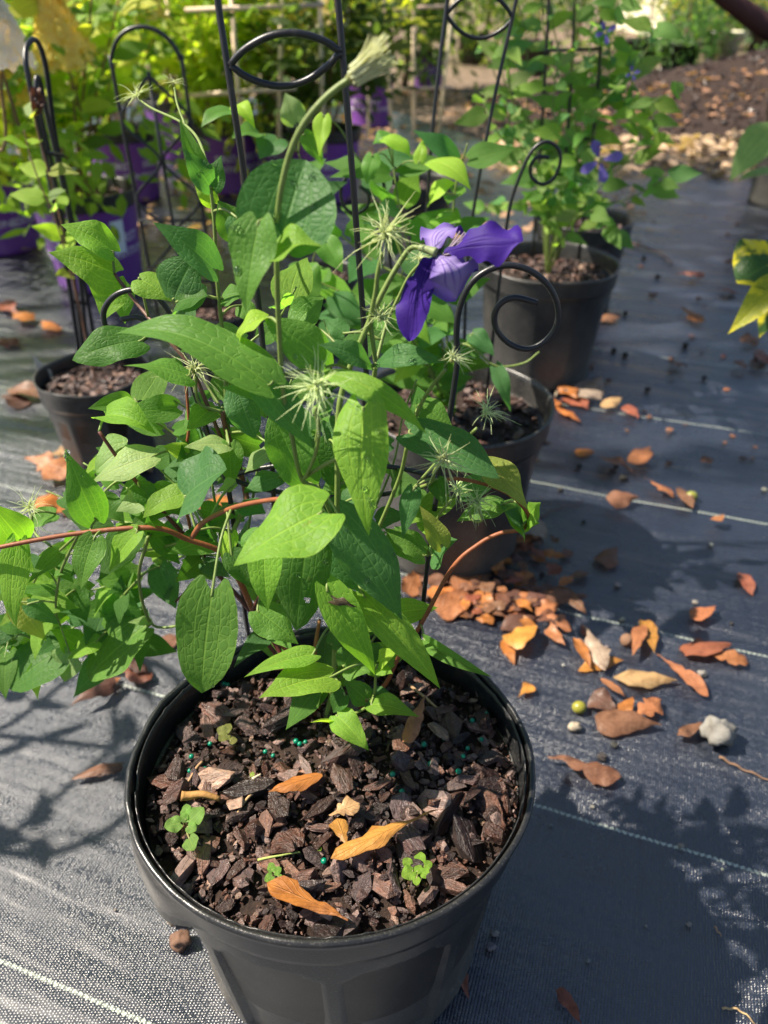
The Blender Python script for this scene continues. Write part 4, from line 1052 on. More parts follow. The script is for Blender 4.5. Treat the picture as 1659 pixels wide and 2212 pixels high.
# third one in the leafy vines
t3 = thing('wire_trellis', 'thin black wire trellis buried in the tall leafy vines', 'trellis', (g3.x, g3.y, .21))
for (Ua, Ub) in ((1150, 1175), (1250, 1290), (1205, 1232)):
    wire('stake', [P(Ua, 560, g3.y), P(Ub, 200, g3.y + .02), P(Ub + 14, -60, g3.y + .02)], .003, t3)
wire('cross_bar', [P(1168, 300, g3.y + .01), P(1282, 300, g3.y + .01)], .0025, t3)
wire('cross_bar', [P(1174, 110, g3.y + .015), P(1300, 105, g3.y + .015)], .0025, t3)
# one more of the same trellises just outside the picture on the left; its shadow falls across the fabric
POT6 = nursery_pot('nursery_pot', 'black plastic pot out on the left with a vine trellis in it', -.97, .60, .24, .13, M['pot'])
t6 = arch_trellis('arch_trellis', 'tall black arched wire trellis in the pot out on the left', (-.97, .60, .20), .26, .72, 80, .005)
c7 = thing('vine_plant', 'leafy vine added on the unseen arched trellis at the left for its shadow', 'plant', (-.97, .60, .20))  # vine added to darken the shadow that the trellis throws

# ---------------- bamboo lattices
def bamboo(label, base, uprights, rails, y):
    t = thing('bamboo_trellis', label, 'trellis', base)
    for (a, b) in uprights: mk('upright', *tube([P(*a, y), P(*b, y)], .0095, .0085, 8), M['bamboo'], t, color=jit((.72, .58, .40), .1))
    for (a, b) in rails: mk('rail', *tube([P(*a, y - .014), P(*b, y - .014)], .0075, .0075, 8), M['bamboo'], t, color=jit((.70, .54, .40), .1))
    return t
yb = gD.y - .42
bamboo('tan bamboo lattice in the purple pots at the middle of the row', P(890, 300, yb), [((850, 345), (826, -60)), ((895, 350), (891, -60)), ((944, 330), (985, -60)), ((795, 330), (800, -60))], [((835, 194), (978, 188)), ((905, 296), (948, 293)), ((826, 20), (985, 12))], yb)
yb = gC.y - .38
bamboo('pale bamboo frame beside the round clematis leaf', P(512, 300, yb), [((528, 400), (496, -60)), ((602, 330), (610, -60)), ((700, 330), (688, -60))], [((410, 206), (640, 190)), ((400, 22), (700, 10))], yb)
yb = gB.y - .40
bamboo('bamboo canes leaning behind the wide arched trellis', P(395, 250, yb), [((400, 262), (352, -60)), ((450, 262), (440, -60))], [((337, 34), (470, 22))], yb)

# ---------------- vines and shrubs grown from stems, a leaf pair at every node
LM_VINE = leaf_meshes(OVATE, M['leaf_far'], ratio=.52)
LM_HYD = leaf_meshes(LANCE, M['leaf_hyd'], ratio=.46)
TV = [TONE['m'], TONE['m'], TONE['g'], TONE['b'], TONE['g']]
# the clematis in the pot behind: lime young shoots between the two trellises
c2 = thing('clematis', 'younger lime green clematis growing in the pot right behind the front pot', 'plant', (g2.x, g2.y, .21))
b2 = Vector((g2.x, g2.y, .205)); STEMS.clear()
ym = g2.y
for pts in ([b2, (900, 640, ym), (840, 480, ym + .02), (800, 380, ym + .03), (765, 330, ym + .03)],
            [b2, (960, 640, ym - .02), (975, 500, ym), (985, 400, ym), (1000, 345, ym), (1010, 310, ym)],
            [b2, (930, 660, ym - .06), (800, 560, ym - .05), (700, 470, ym), (660, 380, ym + .05), (645, 330, ym + .05)],
            [b2, (880, 700, ym - .05), (780, 650, ym - .08), (690, 610, ym - .08), (640, 590, ym - .08)],
            [b2, (940, 660, ym - .03), (890, 560, ym - .02), (860, 430, ym), (850, 360, ym + .01)],
            [b2, (900, 750, ym - .08), (850, 700, ym - .1), (760, 690, ym - .1), (700, 700, ym - .09)]):
    q = vine(c2, pts, .0016, [TONE['m'], TONE['b'], TONE['g'], TONE['m']], .062, .036, start=.12, wide=1.05, up=.55); STEMS.extend(q)
STEMS.extend(crom([P(*q_) for q_ in ((985, 740, .74), (1020, 750, .73), (1070, 790, .72), (1130, 785, .72), (1165, 760, .72))], 6)); mk('stem', *tube(crom([P(*q_) for q_ in ((985, 740, .74), (1020, 750, .73), (1070, 790, .72), (1130, 785, .72), (1165, 760, .72))], 6), .0016, .001, 6), M['stem'], c2, color=GREEN)
for i, L in enumerate([
    (842, 292, 805, 312, 30, ym-.02, ym-.02, 'm', dict(arch=.3)), (825, 300, 888, 340, 36, ym-.04, ym-.06, 'l', dict(arch=.35, up=.7, prof='L')),
    (922, 352, 1018, 412, 46, ym-.02, ym-.06, 'l', dict(arch=.3, up=.7, prof='L')), (805, 335, 792, 400, 44, ym-.04, ym-.05, 'm', dict(up=.4)),
    (905, 350, 915, 300, 26, ym-.02, ym, 'l', dict(up=.3)), (700, 250, 690, 340, 44, ym, ym-.02, 'l', dict(up=.4)), (655, 290, 700, 360, 40, ym, ym, 'm', dict(up=.5)),
    (640, 265, 616, 200, 60, ym+.05, ym+.06, 'p', dict(up=.3)), (600, 300, 560, 345, 60, ym+.02, ym, 'g', dict(up=.5)), (560, 290, 500, 300, 40, ym+.02, ym, 'm', dict(up=.6, arch=.2)),
    (500, 240, 435, 275, 44, ym-.1, ym-.12, 'm', dict(up=.7, arch=.25)), (508, 228, 552, 280, 34, ym-.1, ym-.12, 'l', dict(up=.6, arch=.3)),
    (930, 430, 985, 395, 46, ym-.02, ym-.04, 'l', dict(up=.5)), (945, 470, 1000, 480, 46, ym-.02, ym-.05, 'b', dict(up=.6)), (880, 560, 960, 600, 70, ym-.12, ym-.14, 'g', dict(up=.5)),
    (890, 640, 985, 700, 70, ym-.14, ym-.16, 'm', dict(up=.6)), (700, 520, 740, 590, 60, ym-.14, ym-.16, 'm', dict(up=.4)), (620, 590, 690, 640, 90, ym-.14, ym-.16, 'm', dict(up=.5, prof='R')),
    (1070, 790, 1103, 890, 38, .72, .70, 'g', dict(up=.5, arch=.2)), (1020, 720, 1068, 770, 44, .74, .72, 'g', dict(up=.6)), (850, 660, 930, 745, 60, ym-.12, ym-.15, 'b', dict(up=.6)),
    (560, 400, 600, 470, 60, ym, ym, 'm', dict(up=.4)), (720, 640, 790, 700, 60, ym-.1, ym-.12, 'g', dict(up=.5)), (900, 770, 850, 830, 60, ym-.08, ym-.1, 'l', dict(up=.5))]): leaf(200 + i, L, c2, 'leaf_far')
for i, (U, V, y, rp) in enumerate([(655, 655, ym - .06, 40), (700, 505, ym, 30), (640, 640, ym - .05, 34)]): seed_head(U, V, y, rp, (.2, -.4, .8), 34, 1.0, c2, seed=40 + i)
# tall leafy vines on the right with a few violet flowers
TV3 = [(.16, .31, .08), (.12, .26, .09), (.24, .38, .08), (.14, .25, .06), (.22, .31, .11)]
c3 = thing('clematis', 'tall tangled clematis vines with small violet flowers beside the fabric strip', 'plant', (g3.x, g3.y, .21))
b3 = Vector((g3.x, g3.y, .205)); y3 = g3.y
for pts in ([(1180, 420, y3), (1150, 250, y3 + .03), (1130, 100, y3 + .05), (1120, -40, y3 + .05)], [(1200, 430, y3), (1210, 280, y3), (1230, 120, y3), (1240, -60, y3)],
            [(1220, 430, y3 - .03), (1280, 300, y3 - .03), (1310, 200, y3), (1330, 120, y3)], [(1230, 470, y3 - .06), (1320, 380, y3 - .08), (1390, 300, y3 - .10), (1410, 240, y3 - .1), (1435, 190, y3 - .1)],
            [(1180, 440, y3 - .05), (1110, 360, y3 - .08), (1060, 280, y3 - .08), (1020, 200, y3 - .06)], [(1210, 450, y3 - .10), (1240, 340, y3 - .14), (1220, 240, y3 - .14), (1190, 140, y3 - .12)],
            [(1240, 470, y3 - .08), (1330, 440, y3 - .12), (1390, 400, y3 - .12), (1425, 395, y3 - .12)], [(1200, 470, y3 - .09), (1160, 380, y3 - .13), (1150, 280, y3 - .13), (1110, 190, y3 - .12), (1090, 90, y3 - .1)],
            [(1195, 400, y3 + .02), (1130, 300, y3 + .05), (1070, 180, y3 + .06), (1040, 60, y3 + .06)], [(1215, 400, y3 + .03), (1250, 260, y3 + .08), (1190, 130, y3 + .1), (1160, 10, y3 + .1)], [(1235, 430, y3 - .05), (1350, 330, y3 - .03), (1380, 240, y3), (1330, 160, y3 + .02)],
            [(1170, 300, y3 + .04), (1100, 160, y3 + .06), (1080, 40, y3 + .06), (1075, -60, y3 + .06)], [(1210, 250, y3 + .05), (1200, 100, y3 + .05), (1180, -60, y3 + .05)], [(1250, 300, y3), (1340, 170, y3 - .04), (1390, 110, y3 - .05), (1400, 40, y3 - .05)], [(1260, 250, y3 + .02), (1320, 90, y3), (1330, -40, y3)],
            [(1225, 400, y3), (1290, 250, y3 + .05), (1290, 120, y3 + .06), (1270, 0, y3 + .06)], [(1190, 470, y3 - .1), (1140, 440, y3 - .12), (1090, 430, y3 - .12), (1050, 450, y3 - .1)],
            [(1215, 480, y3 - .11), (1270, 450, y3 - .14), (1300, 480, y3 - .15), (1330, 520, y3 - .15)], [(1210, 380, y3 + .02), (1340, 240, y3 + .05), (1370, 150, y3 + .08), (1360, 60, y3 + .1)]):
    pts = [(U_ + rnd.gauss(0, 14), V_ + rnd.gauss(0, 10), y_ + rnd.gauss(0, .03)) for U_, V_, y_ in pts]
    vine(c3, [b3] + pts, .0016, TV3, .049, .021, start=.30, wide=1.05, up=.38, skip=.22, droop=.7)
def small_flower(root, p, r, seed):
    rr = random.Random(seed); o = mk('flower', *ellipsoid(p, r * .16, r * .16, r * .16, 8, 6), M['stem'], root, color=(.5, .45, .2))
    for k in range(4):
        a = k * 1.571 + .4 + rr.uniform(-.2, .2); d = Vector((math.cos(a), -.25, math.sin(a)))
        v, f, u = blade(p + d * r * .1, p + d * r, r * .45, Vector((0, -1, .2)), Vector((0, -r * .15, 0)), PETAL, 8, 6, .1, 0, 0, .1, 0, k)
        mk('petal', v, f, PET2, o, uvs=u)
    return o
PET2 = mat_flat('pale_violet_petal', (.16, .12, .40), .6, 60, .2)
small_flower(c3, P(1296, 345, y3 - .17), .036, 1); small_flower(c3, P(1308, 70, y3 - .06), .018, 2); small_flower(c3, P(1366, 158, y3 - .08), .012, 3)

# plant in the small pot and a wisp climbing the hoop trellis
c4 = thing('vine_plant', 'sparse yellowing vine hanging on the narrow black hoop trellis', 'plant', (g4.x, g4.y, .14))
b4 = Vector((g4.x, g4.y, .14))
vine(c4, [b4, (150, 560, g4.y - .03), (112, 400, g4.y - .04), (85, 300, g4.y - .045), (70, 235, g4.y - .05), (66, 200, g4.y - .05)], .0014, [TONE['p'], TONE['l'], TONE['o']], .042, .05, (.28, .15, .10), start=.45, wide=1.2)
vine(c4, [b4, (140, 540, g4.y - .05), (80, 380, g4.y - .06), (58, 310, g4.y - .06), (52, 280, g4.y - .06)], .0012, [TONE['p'], TONE['l']], .045, .06, (.28, .15, .10), start=.6, wide=1.2)
for (U, V, w_) in ((92, 222, .022), (84, 240, .026), (80, 205, .02)):
    v, f, u = blade(P(U, V - 14, g4.y - .05), P(U - 6, V + 16, g4.y - .055), w_, Vector((.3, -1, .2)), Vector((0, -.006, 0)), OVATE, 8, 6, .8, .05, .4, .4, .8, U)
    mk('withered_leaf', v, f, M['dry'], c4, uvs=u, color=(.10, .045, .03))
# hydrangeas in the purple pots
def foliage(root, c, rx, ry, rz, n, L, colr, prof=LANCE, name='crown', mat='leaf_hyd'):
    V_, F_, U_ = [], [], []
    cl_ = [Vector((rnd.gauss(0, .5) * rx, rnd.gauss(0, .5) * ry, rnd.gauss(0, .5) * rz)) for _ in range(max(5, n // 60))]
    for k in range(n):
        o_ = rnd.choice(cl_) + Vector((rnd.gauss(0, .22) * rx, rnd.gauss(0, .22) * ry, rnd.gauss(0, .22) * rz)); p = c + o_
        d = (o_.normalized() + Vector((rnd.gauss(0, .7), rnd.gauss(0, .7), rnd.gauss(0, .5)))).normalized()
        v, f, u = blade(p, p + d * L * rnd.uniform(.6, 1.2), L * rnd.uniform(.3, .5), Vector((rnd.gauss(0, .5), rnd.gauss(0, .5) - .3, 1)), None, prof, 3, 2, .2, 0)
        i0 = len(V_); V_ += v; F_ += [tuple(q + i0 for q in ff) for ff in f]; U_ += u
    return mk(name, V_, F_, M[mat], root, uvs=U_, color=colr)
TH = [(.36, .46, .05), (.24, .38, .05), (.48, .52, .06), (.15, .27, .05), (.54, .54, .08)]
def panicle(root, c, L, r, d, colr, seed=0, n=420, fs_=.013):
    rr = random.Random(seed); d = Vector(d).normalized(); u = d.orthogonal().normalized(); w = d.cross(u)
    V_, F_, U_ = [], [], []
    for k in range(n):
        f = rr.random() ** .8; th = k * 2.4; rad = r * (1 - f * .75) * rr.uniform(.75, 1.05)
        out = u * math.cos(th) + w * math.sin(th); p = c + d * (L * f) + out * rad; nn_ = (out + d * .3 + Vector((rr.gauss(0, .3), rr.gauss(0, .3), rr.gauss(0, .3)))).normalized()
        a = nn_.orthogonal().normalized(); b = nn_.cross(a); ph = rr.uniform(0, 1.5)
        for q in range(4):
            t0 = ph + q * 1.5708; dd = a * math.cos(t0) + b * math.sin(t0); ss = nn_.cross(dd); i0 = len(V_); z = fs_ * rr.uniform(.8, 1.2)
            V_ += [p, p + dd * z * .55 + ss * z * .5 + nn_ * z * .1, p + dd * z + nn_ * z * .22, p + dd * z * .55 - ss * z * .5 + nn_ * z * .1]
            F_.append((i0, i0 + 1, i0 + 2, i0 + 3))
    mk('flower_head', V_, F_, M['floret'], root, color=colr)
    mk('flower_stalk', *tube([c - d * L * .6, c + d * L * .8], .003, .0015, 6), M['stem'], root, color=(.22, .16, .06))
def hydrangea(label, g, n, hmin, hmax, spread, pan, seed, leafL=.095, tones=TH, toward=(0, 0)):
    t = thing('hydrangea', label, 'shrub', (g.x, g.y, .21)); b = Vector((g.x, g.y, .205))
    for k in range(n):
        a = k * 2.4 + seed; rad = spread * math.sqrt((k + .5) / n); h = rnd.uniform(hmin, hmax)
        tip = b + Vector((math.cos(a) * rad + toward[0], math.sin(a) * rad + toward[1], h))
        m1 = b + Vector((math.cos(a) * rad * .25, math.sin(a) * rad * .25, h * .35)); m2 = b + Vector((math.cos(a) * rad * .65 + toward[0] * .5, math.sin(a) * rad * .65 + toward[1] * .5, h * .7))
        vine(t, [b + Vector((math.cos(a) * .03, math.sin(a) * .03, 0)), m1, m2, tip], .0035, tones, leafL, .036, (.24, .13, .06), start=.34, meshes=LM_HYD, up=.6, wide=1.15)
    fo = foliage(t, b + Vector((toward[0], toward[1], (hmin + hmax) * .40)), spread * .95, spread * .95, hmax * .42, 800, .06, tuple(q * .85 for q in tones[seed % 3]), name='foliage'); fo['kind'] = 'stuff'
    for i, (c, L, r, d, cc) in enumerate(pan): panicle(t, c, L, r, d, cc, seed + i)
    return t
CREAM, YEL, WHITE = (.85, .82, .58), (.84, .78, .24), (.88, .92, .90)
yA = gA.y
hydrangea('hydrangea with a yellowing bloom in the purple pot with the paper label', gA, 18, .30, .62, .30, [(P(148, 150, yA - .15), .15, .075, (-.1, 0, 1), YEL), (P(20, 225, yA - .1), .10, .06, (0, 0, 1), YEL)], 1)
hydrangea('hydrangea with a big white bloom at the left in its purple pot', gG, 10, .25, .55, .26, [(P(4, 150, 1.32), .13, .052, (-.05, 0, 1), WHITE), (P(150, 20, gG.y), .14, .06, (0, 0, 1), CREAM)], 2)
hydrangea('hydrangea with sunlit leaves in the purple pot directly behind the labelled one', gF, 16, .3, .75, .36, [(P(330, 60, gF.y), .14, .06, (0, 0, 1), CREAM)], 3)
hydrangea('hydrangea with a pale bloom in the purple pot behind the wide arch', gB, 16, .35, .8, .36, [(P(432, 158, gB.y - .1), .25, .085, (0, 0, 1), CREAM), (P(300, 40, gB.y), .2, .07, (0, 0, 1), YEL)], 4)
hydrangea('hydrangea with two cream blooms in the purple pot behind the round leaf', gC, 16, .35, .8, .36, [(P(655, 100, gC.y), .25, .085, (0, 0, 1), CREAM), (P(500, 60, gC.y), .2, .07, (0, 0, 1), CREAM)], 5)
wh = next(o for o in bpy.data.objects if o.name.startswith('hydrangea') and 'white bloom' in o.get('label', ''))
mk('stem', *tube(crom([Vector((gG.x, gG.y, .205)), Vector((gG.x - .02, gG.y - .2, .42)), P(-10, 330, 1.45), P(2, 160, 1.32)], 6), .004, .0025, 6), M['stem'], wh, color=(.24, .16, .07))
TD = [(.10, .16, .04), (.14, .20, .05), (.08, .13, .04), (.2, .22, .06)]
hydrangea('hydrangea with olive leaves in the purple pot behind the bamboo lattice', gD, 16, .35, .85, .40, [(P(760, 40, gD.y), .2, .07, (0, 0, 1), CREAM)], 6, tones=TD)
hydrangea('hydrangea with a faded greenish bloom in the purple pot at the end of the row', gE, 15, .3, .8, .38, [(P(955, 92, gE.y - .1), .28, .09, (0, 0, 1), (.62, .70, .56))], 7, tones=TD)

hydrangea('hydrangea with olive leaves in the purple pot between round leaf and lattice', gH, 12, .25, .6, .30, [(P(720, 60, gH.y), .2, .07, (0, 0, 1), CREAM)], 8, tones=TD)
hydrangea('hydrangea with golden leaves in the purple pot in front of the bamboo frame', gI, 13, .25, .65, .30, [], 9)
# ---------------- right edge: broad leaved plants
gR = G(1672, 440, 0)
PRR = nursery_pot('nursery_pot', 'tall black plastic pot with a broad leaved plant beside the fabric strip', gR.x + .035, gR.y, .34, .15, M['pot'], taper=.86)
BIG = leaf_meshes(LANCE, M['leaf'], 3, .42, 14, 8, arch=.2)
c5 = thing('broadleaf_plant', 'broad leaved plant with long grey green leaves in the tall black pot', 'plant', (gR.x + .035, gR.y, .31)); STEMS.clear()
q = vine(c5, [Vector((gR.x + .035, gR.y, .305)), Vector((gR.x + .03, gR.y - .2, .55)), Vector((gR.x, gR.y - .4, .62))], .006, TV, .16, .08, start=.4, meshes=BIG); STEMS.extend(q)
for i, L in enumerate([(1690, 265, 1576, 392, 66, gR.y - .9, gR.y - .95, 'p', dict(arch=.12, up=.5, prof='L')), (1690, 372, 1592, 391, 34, gR.y - .9, gR.y - .95, 'p', dict(arch=.15, up=.7, prof='L'))]): leaf(300 + i, L, c5)
gV = Vector((.80, .98, 0))
PV = nursery_pot('nursery_pot', 'black plastic pot of the variegated plant just right of the fabric strip', gV.x + .06, gV.y, .20, .11, M['pot'])
c6 = thing('variegated_plant', 'plant with dark green leaves blotched yellow at the right edge of the fabric strip', 'plant', (gV.x + .06, gV.y, .17)); STEMS.clear()
q = vine(c6, [Vector((gV.x + .06, gV.y, .165)), Vector((gV.x + .04, gV.y, .30)), Vector((gV.x + .03, gV.y, .42))], .006, [(.03, .07, .02)], .10, .05, start=.5, meshes=BIG); STEMS.extend(q)
TONE['v'] = (.035, .085, .025); TONE['y'] = (.30, .33, .03)
for i, L in enumerate([(1690, 560, 1592, 612, 130, .92, .90, 'v', dict(up=.25, prof='R')), (1700, 600, 1572, 722, 66, .88, .86, 'y', dict(up=.5, arch=.05)), (1690, 640, 1640, 730, 70, .93, .92, 'v', dict(up=.4))]): leaf(310 + i, L, c6, 'leaf_var')

# ---------------- far shrubs in pots, hedge, building, leaning trunk
def far_shrub(label, U, V, y_h, rx, rz, colr, n=900, L=.07, pot=True, group=None):
    g = G(U, V, 0); t = thing('potted_shrub', label, 'shrub', g, group)
    ph = .26
    if pot:
        vs, fs = lathe([(.001, .002), (.13, .002), (.155, ph - .02), (.165, ph - .02), (.165, ph), (.15, ph), (.145, ph - .03), (.001, ph - .03)], 28, g.x, g.y); mk('pot', vs, fs, M['pot'], t)
    mk('trunk', *tube(crom([g + Vector((0, 0, ph - .04 if pot else 0)), g + Vector((.02, 0, ph + y_h * .4)), g + Vector((-.01, 0, ph + y_h))], 4), .014, .006, 7), M['wood'], t, color=(.16, .10, .07))
    foliage(t, g + Vector((0, 0, ph + y_h * .62)), rx, rx, rz, n, L, colr); return t
far_shrub('rounded green shrub in a black pot on the pale ground behind the mulch mound', 1458, 168, .42, .48, .38, (.10, .20, .07), 1100)
far_shrub('shrub with golden tips in a pot behind the crest of the mulch mound', 1545, 130, .7, .55, .42, (.58, .52, .10), 1200)
far_shrub('dark evergreen shrub behind the tallest vines', 1150, 160, .45, .55, .40, (.05, .11, .04), 1200)
far_shrub('sunny yellow green shrub behind the small wire eye', 1020, 135, .7, .7, .55, (.26, .36, .05), 1200)
far_shrub('loose green shrub in a pot left of the round one', 1380, 155, .55, .5, .45, (.12, .19, .06), 1000)
far_shrub('bluish green shrub at the right end of the mound', 1640, 135, .5, .6, .36, (.10, .18, .09), 900)
# tall hedge plants in a row behind the hydrangeas
HX = [(-3.4, 5.6), (-2.4, 5.2), (-1.5, 5.5), (-.7, 5.9), (.15, 6.4), (1.0, 8.8), (2.3, 10.5), (3.9, 11.0), (5.6, 10.8), (-4.6, 6.0), (7.4, 11.2)]
HLAB = ['light green back row shrub behind the white hydrangea bloom', 'dark green back row shrub behind the yellowing hydrangea bloom', 'yellowish back row shrub behind the wide arched trellis', 'light green back row shrub behind the bamboo frame', 'dark green back row shrub behind the bamboo lattice', 'yellowish far shrub behind the tall leafy vines', 'light green far shrub behind the loose potted shrub', 'dark green far shrub behind the golden tipped shrub', 'yellowish far shrub in front of the red shed', 'outermost light green shrub at the end of the back row', 'outermost dark green shrub beside the red shed']
for i, (x, y) in enumerate(HX):
    t = thing('hedge_shrub', HLAB[i], 'shrub', (x, y, 0), 'shrubs in the back row' if y < 7 else 'shrubs far behind the mound')
    b = Vector((x, y, -.012)); mk('trunk', *tube(crom([b, b + Vector((.04, 0, .6)), b + Vector((-.03, 0, 1.3))], 4), .03, .012, 8), M['wood'], t, color=(.16, .10, .07))
    foliage(t, b + Vector((0, 0, .80)), .72, .5, .72, 2200, .085, jit([(.20, .28, .05), (.12, .19, .05), (.26, .31, .06)][i % 3], .1))
# cream barrel-like bucket and pale block on the far ground
g = G(1560, 158, 0)
bk = thing('bucket', 'cream coloured upright bucket catching the sun beyond the mulch mound', 'bucket', g)
vs, fs = lathe([(.001, 0), (.085, 0), (.10, .30), (.106, .30), (.106, .32), (.098, .325), (.09, .05), (.001, .05)], 28, g.x, g.y); mk('wall', vs, fs, mat_flat('cream_plastic', (.80, .74, .55)), bk)
vs, fs = tube(crom([g + Vector((-.105, 0, .27)), g + Vector((-.07, -.11, .18)), g + Vector((.07, -.11, .18)), g + Vector((.105, 0, .27))], 6), .004, .004, 6); mk('handle', vs, fs, M['wire'], bk)
# red roofed shed far right
hs = thing('shed', 'red shed with a pale wall far beyond the potted shrubs', 'building', (5.2, 14.0, 0))
def box(name, c, sx, sy, sz, mat, parent):
    c = Vector(c); vs = [c + Vector((a * sx / 2, b_ * sy / 2, d * sz / 2)) for a in (-1, 1) for b_ in (-1, 1) for d in (-1, 1)]
    return mk(name, vs, [(0, 1, 3, 2), (4, 6, 7, 5), (0, 4, 5, 1), (2, 3, 7, 6), (0, 2, 6, 4), (1, 5, 7, 3)], mat, parent, smooth=False)
box('wall', (6.2, 14.0, .85), 4.4, 2.6, 1.7, mat_flat('pale_wall', (.72, .66, .50), .8, 3, .1), hs)
RED_ = mat_flat('red_paint', (.30, .05, .05), .6, 4, .25)
box('door', (6.9, 12.68, .75), .9, .06, 1.5, RED_, hs)
vs = [Vector(v) for v in ((3.8, 12.4, 1.68), (8.6, 12.4, 1.68), (8.6, 14, 2.5), (3.8, 14, 2.5), (3.8, 15.6, 1.68), (8.6, 15.6, 1.68), (3.8, 12.4, 1.60), (8.6, 12.4, 1.60), (8.6, 15.6, 1.60), (3.8, 15.6, 1.60))]
mk('roof', vs, [(0, 1, 2, 3), (3, 2, 5, 4), (0, 6, 7, 1), (4, 5, 8, 9), (0, 3, 4, 9, 6), (1, 7, 8, 5, 2), (6, 9, 8, 7)], RED_, hs, smooth=False)
# leaning dark trunk at the upper right
lt = thing('leaning_tree', 'dark red brown leaning trunk beyond the mulch mound', 'tree', Vector((4.35, 6.6, 0)))
mk('trunk', *tube(crom([Vector((4.35, 6.6, -.05)), Vector((3.5, 6.55, .16)), P(1665, 62, 6.5), P(1600, 18, 6.5), P(1545, -25, 6.5), Vector((1.9, 6.5, 1.0)), Vector((1.5, 6.5, 1.5))], 6), .10, .04, 12), M['wood'], lt, color=(.07, .028, .026))
foliage(lt, Vector((1.6, 6.6, 1.8)), .8, .6, .4, 1200, .09, (.13, .05, .04), name='crown')
# shade tree out of the picture on the left: crown leaves set along sun rays to shade the right fabric
def shade_tree():
    t = thing('shade_tree', 'tall unseen tree on the left with its crown shaped to shade the fabric', 'tree', (-5.6, 1.8, 0)); b = Vector((-5.6, 1.8, -.02))
    mk('trunk', *tube(crom([b, b + Vector((.1, 0, 1.6)), b + Vector((.3, .05, 3.2)), b + Vector((.6, 0, 4.6))], 6), .16, .07, 12), M['wood'], t, color=(.14, .10, .08))
    suns = [(G(1390, 1440), .20), (G(1250, 870), .14), (G(1180, 800), .12), (G(1400, 990), .07), (G(1130, 1350), .22), (G(1600, 1420), .10), (G(1480, 1085), .05)]
    V_, F_, U_ = [], [], []; cen = []
    while len(V_) < 2300 * 12:
        x = rnd.uniform(.22, 2.6); y = rnd.uniform(.62, 3.9)
        gx = Vector((x, y, 0)); e = G(829.5 + (1175 - 829.5), 1106).x
        bx = .20 + .14 * y + .05 * noise.noise(Vector((y * 3, 1, 2)))
        if x < bx or (1.15 < y < 2.1 and x < .68): continue
        if any((gx - c).length < r_ * (1 + .5 * noise.noise(Vector((x * 6, y * 6, 0)))) for c, r_ in suns): continue
        if noise.noise(Vector((x * 2.6, y * 2.6, 7))) > .34: continue
        if y < .80 and rnd.random() < .7: continue
        z = rnd.uniform(2.5, 4.6); p = gx + S * (z / S.z); cen.append(p)
        a = rnd.uniform(0, 6.28); d = Vector((math.cos(a), math.sin(a), rnd.uniform(-.4, .2))); L = rnd.uniform(.08, .13)
        v, f, u = blade(p - d * L / 2, p + d * L / 2, L * .6, (S + Vector((rnd.gauss(0, .5), rnd.gauss(0, .5), .3))).normalized(), None, OVATE, 3, 2, .15, .05)
        i0 = len(V_); V_ += v; F_ += [tuple(q + i0 for q in ff) for ff in f]; U_ += u
    mk('crown', V_, F_, M['leaf_hyd'], t, uvs=U_, color=(.08, .15, .04))
    for k in range(9):
        e = rnd.choice(cen); mk('limb', *tube(crom([b + Vector((.5, 0, 3.0 + k * .17)), (b + Vector((.5, 0, 3.6))).lerp(e, .5) + Vector((0, 0, .25)), e], 5), .035, .006, 6), M['wood'], t, color=(.14, .10, .08))
shade_tree()

for k, (dx, h0, h1) in enumerate(((-.10, .3, .75), (.0, .25, .62), (.09, .3, .70), (.05, .2, .5))):
    d_ = Vector((math.cos(R(70)), math.sin(R(70)), 0)); b_ = Vector((-.97, .60, .205))
    vine(c7, [b_, b_ + d_ * dx * .6 + Vector((.01, 0, h0 * .6)), b_ + d_ * dx * 1.2 + Vector((.012, 0, h0 * 1.2)), b_ + d_ * dx + Vector((.015, 0, h1))], .002, TV, .06, .085, start=.25, wide=1.0)
# ------------------------------------------------------------------ fallen leaves, acorns, stones, twigs, seedlings
DRY = {'o': (.37, .135, .032), 't': (.38, .24, .12), 'b': (.18, .085, .048), 'r': (.25, .08, .045), 'y': (.43, .20, .042), 'p': (.32, .25, .19), 'k': (.105, .05, .034), 'c': (.34, .135, .058)}
CN = {'o': 'orange', 't': 'tan', 'b': 'brown', 'r': 'reddish brown', 'y': 'golden orange', 'p': 'pale grey brown', 'k': 'dark brown', 'c': 'coppery'}
LOB = [(0, .03), (.2, .10), (.38, .26), (.50, .55), (.58, 1.0), (.64, .92), (.68, .62), (.76, .60), (.86, .64), (.94, .48), (1, 0)]
PN = {'Q': ('one lobed', LOB), 'O': ('ovate', OVATE), 'L': ('narrow', LANCE), 'K': ('lobed oak', OAK), 'S': ('spoon shaped', SPAT), 'R': ('rounded', ROUND)}
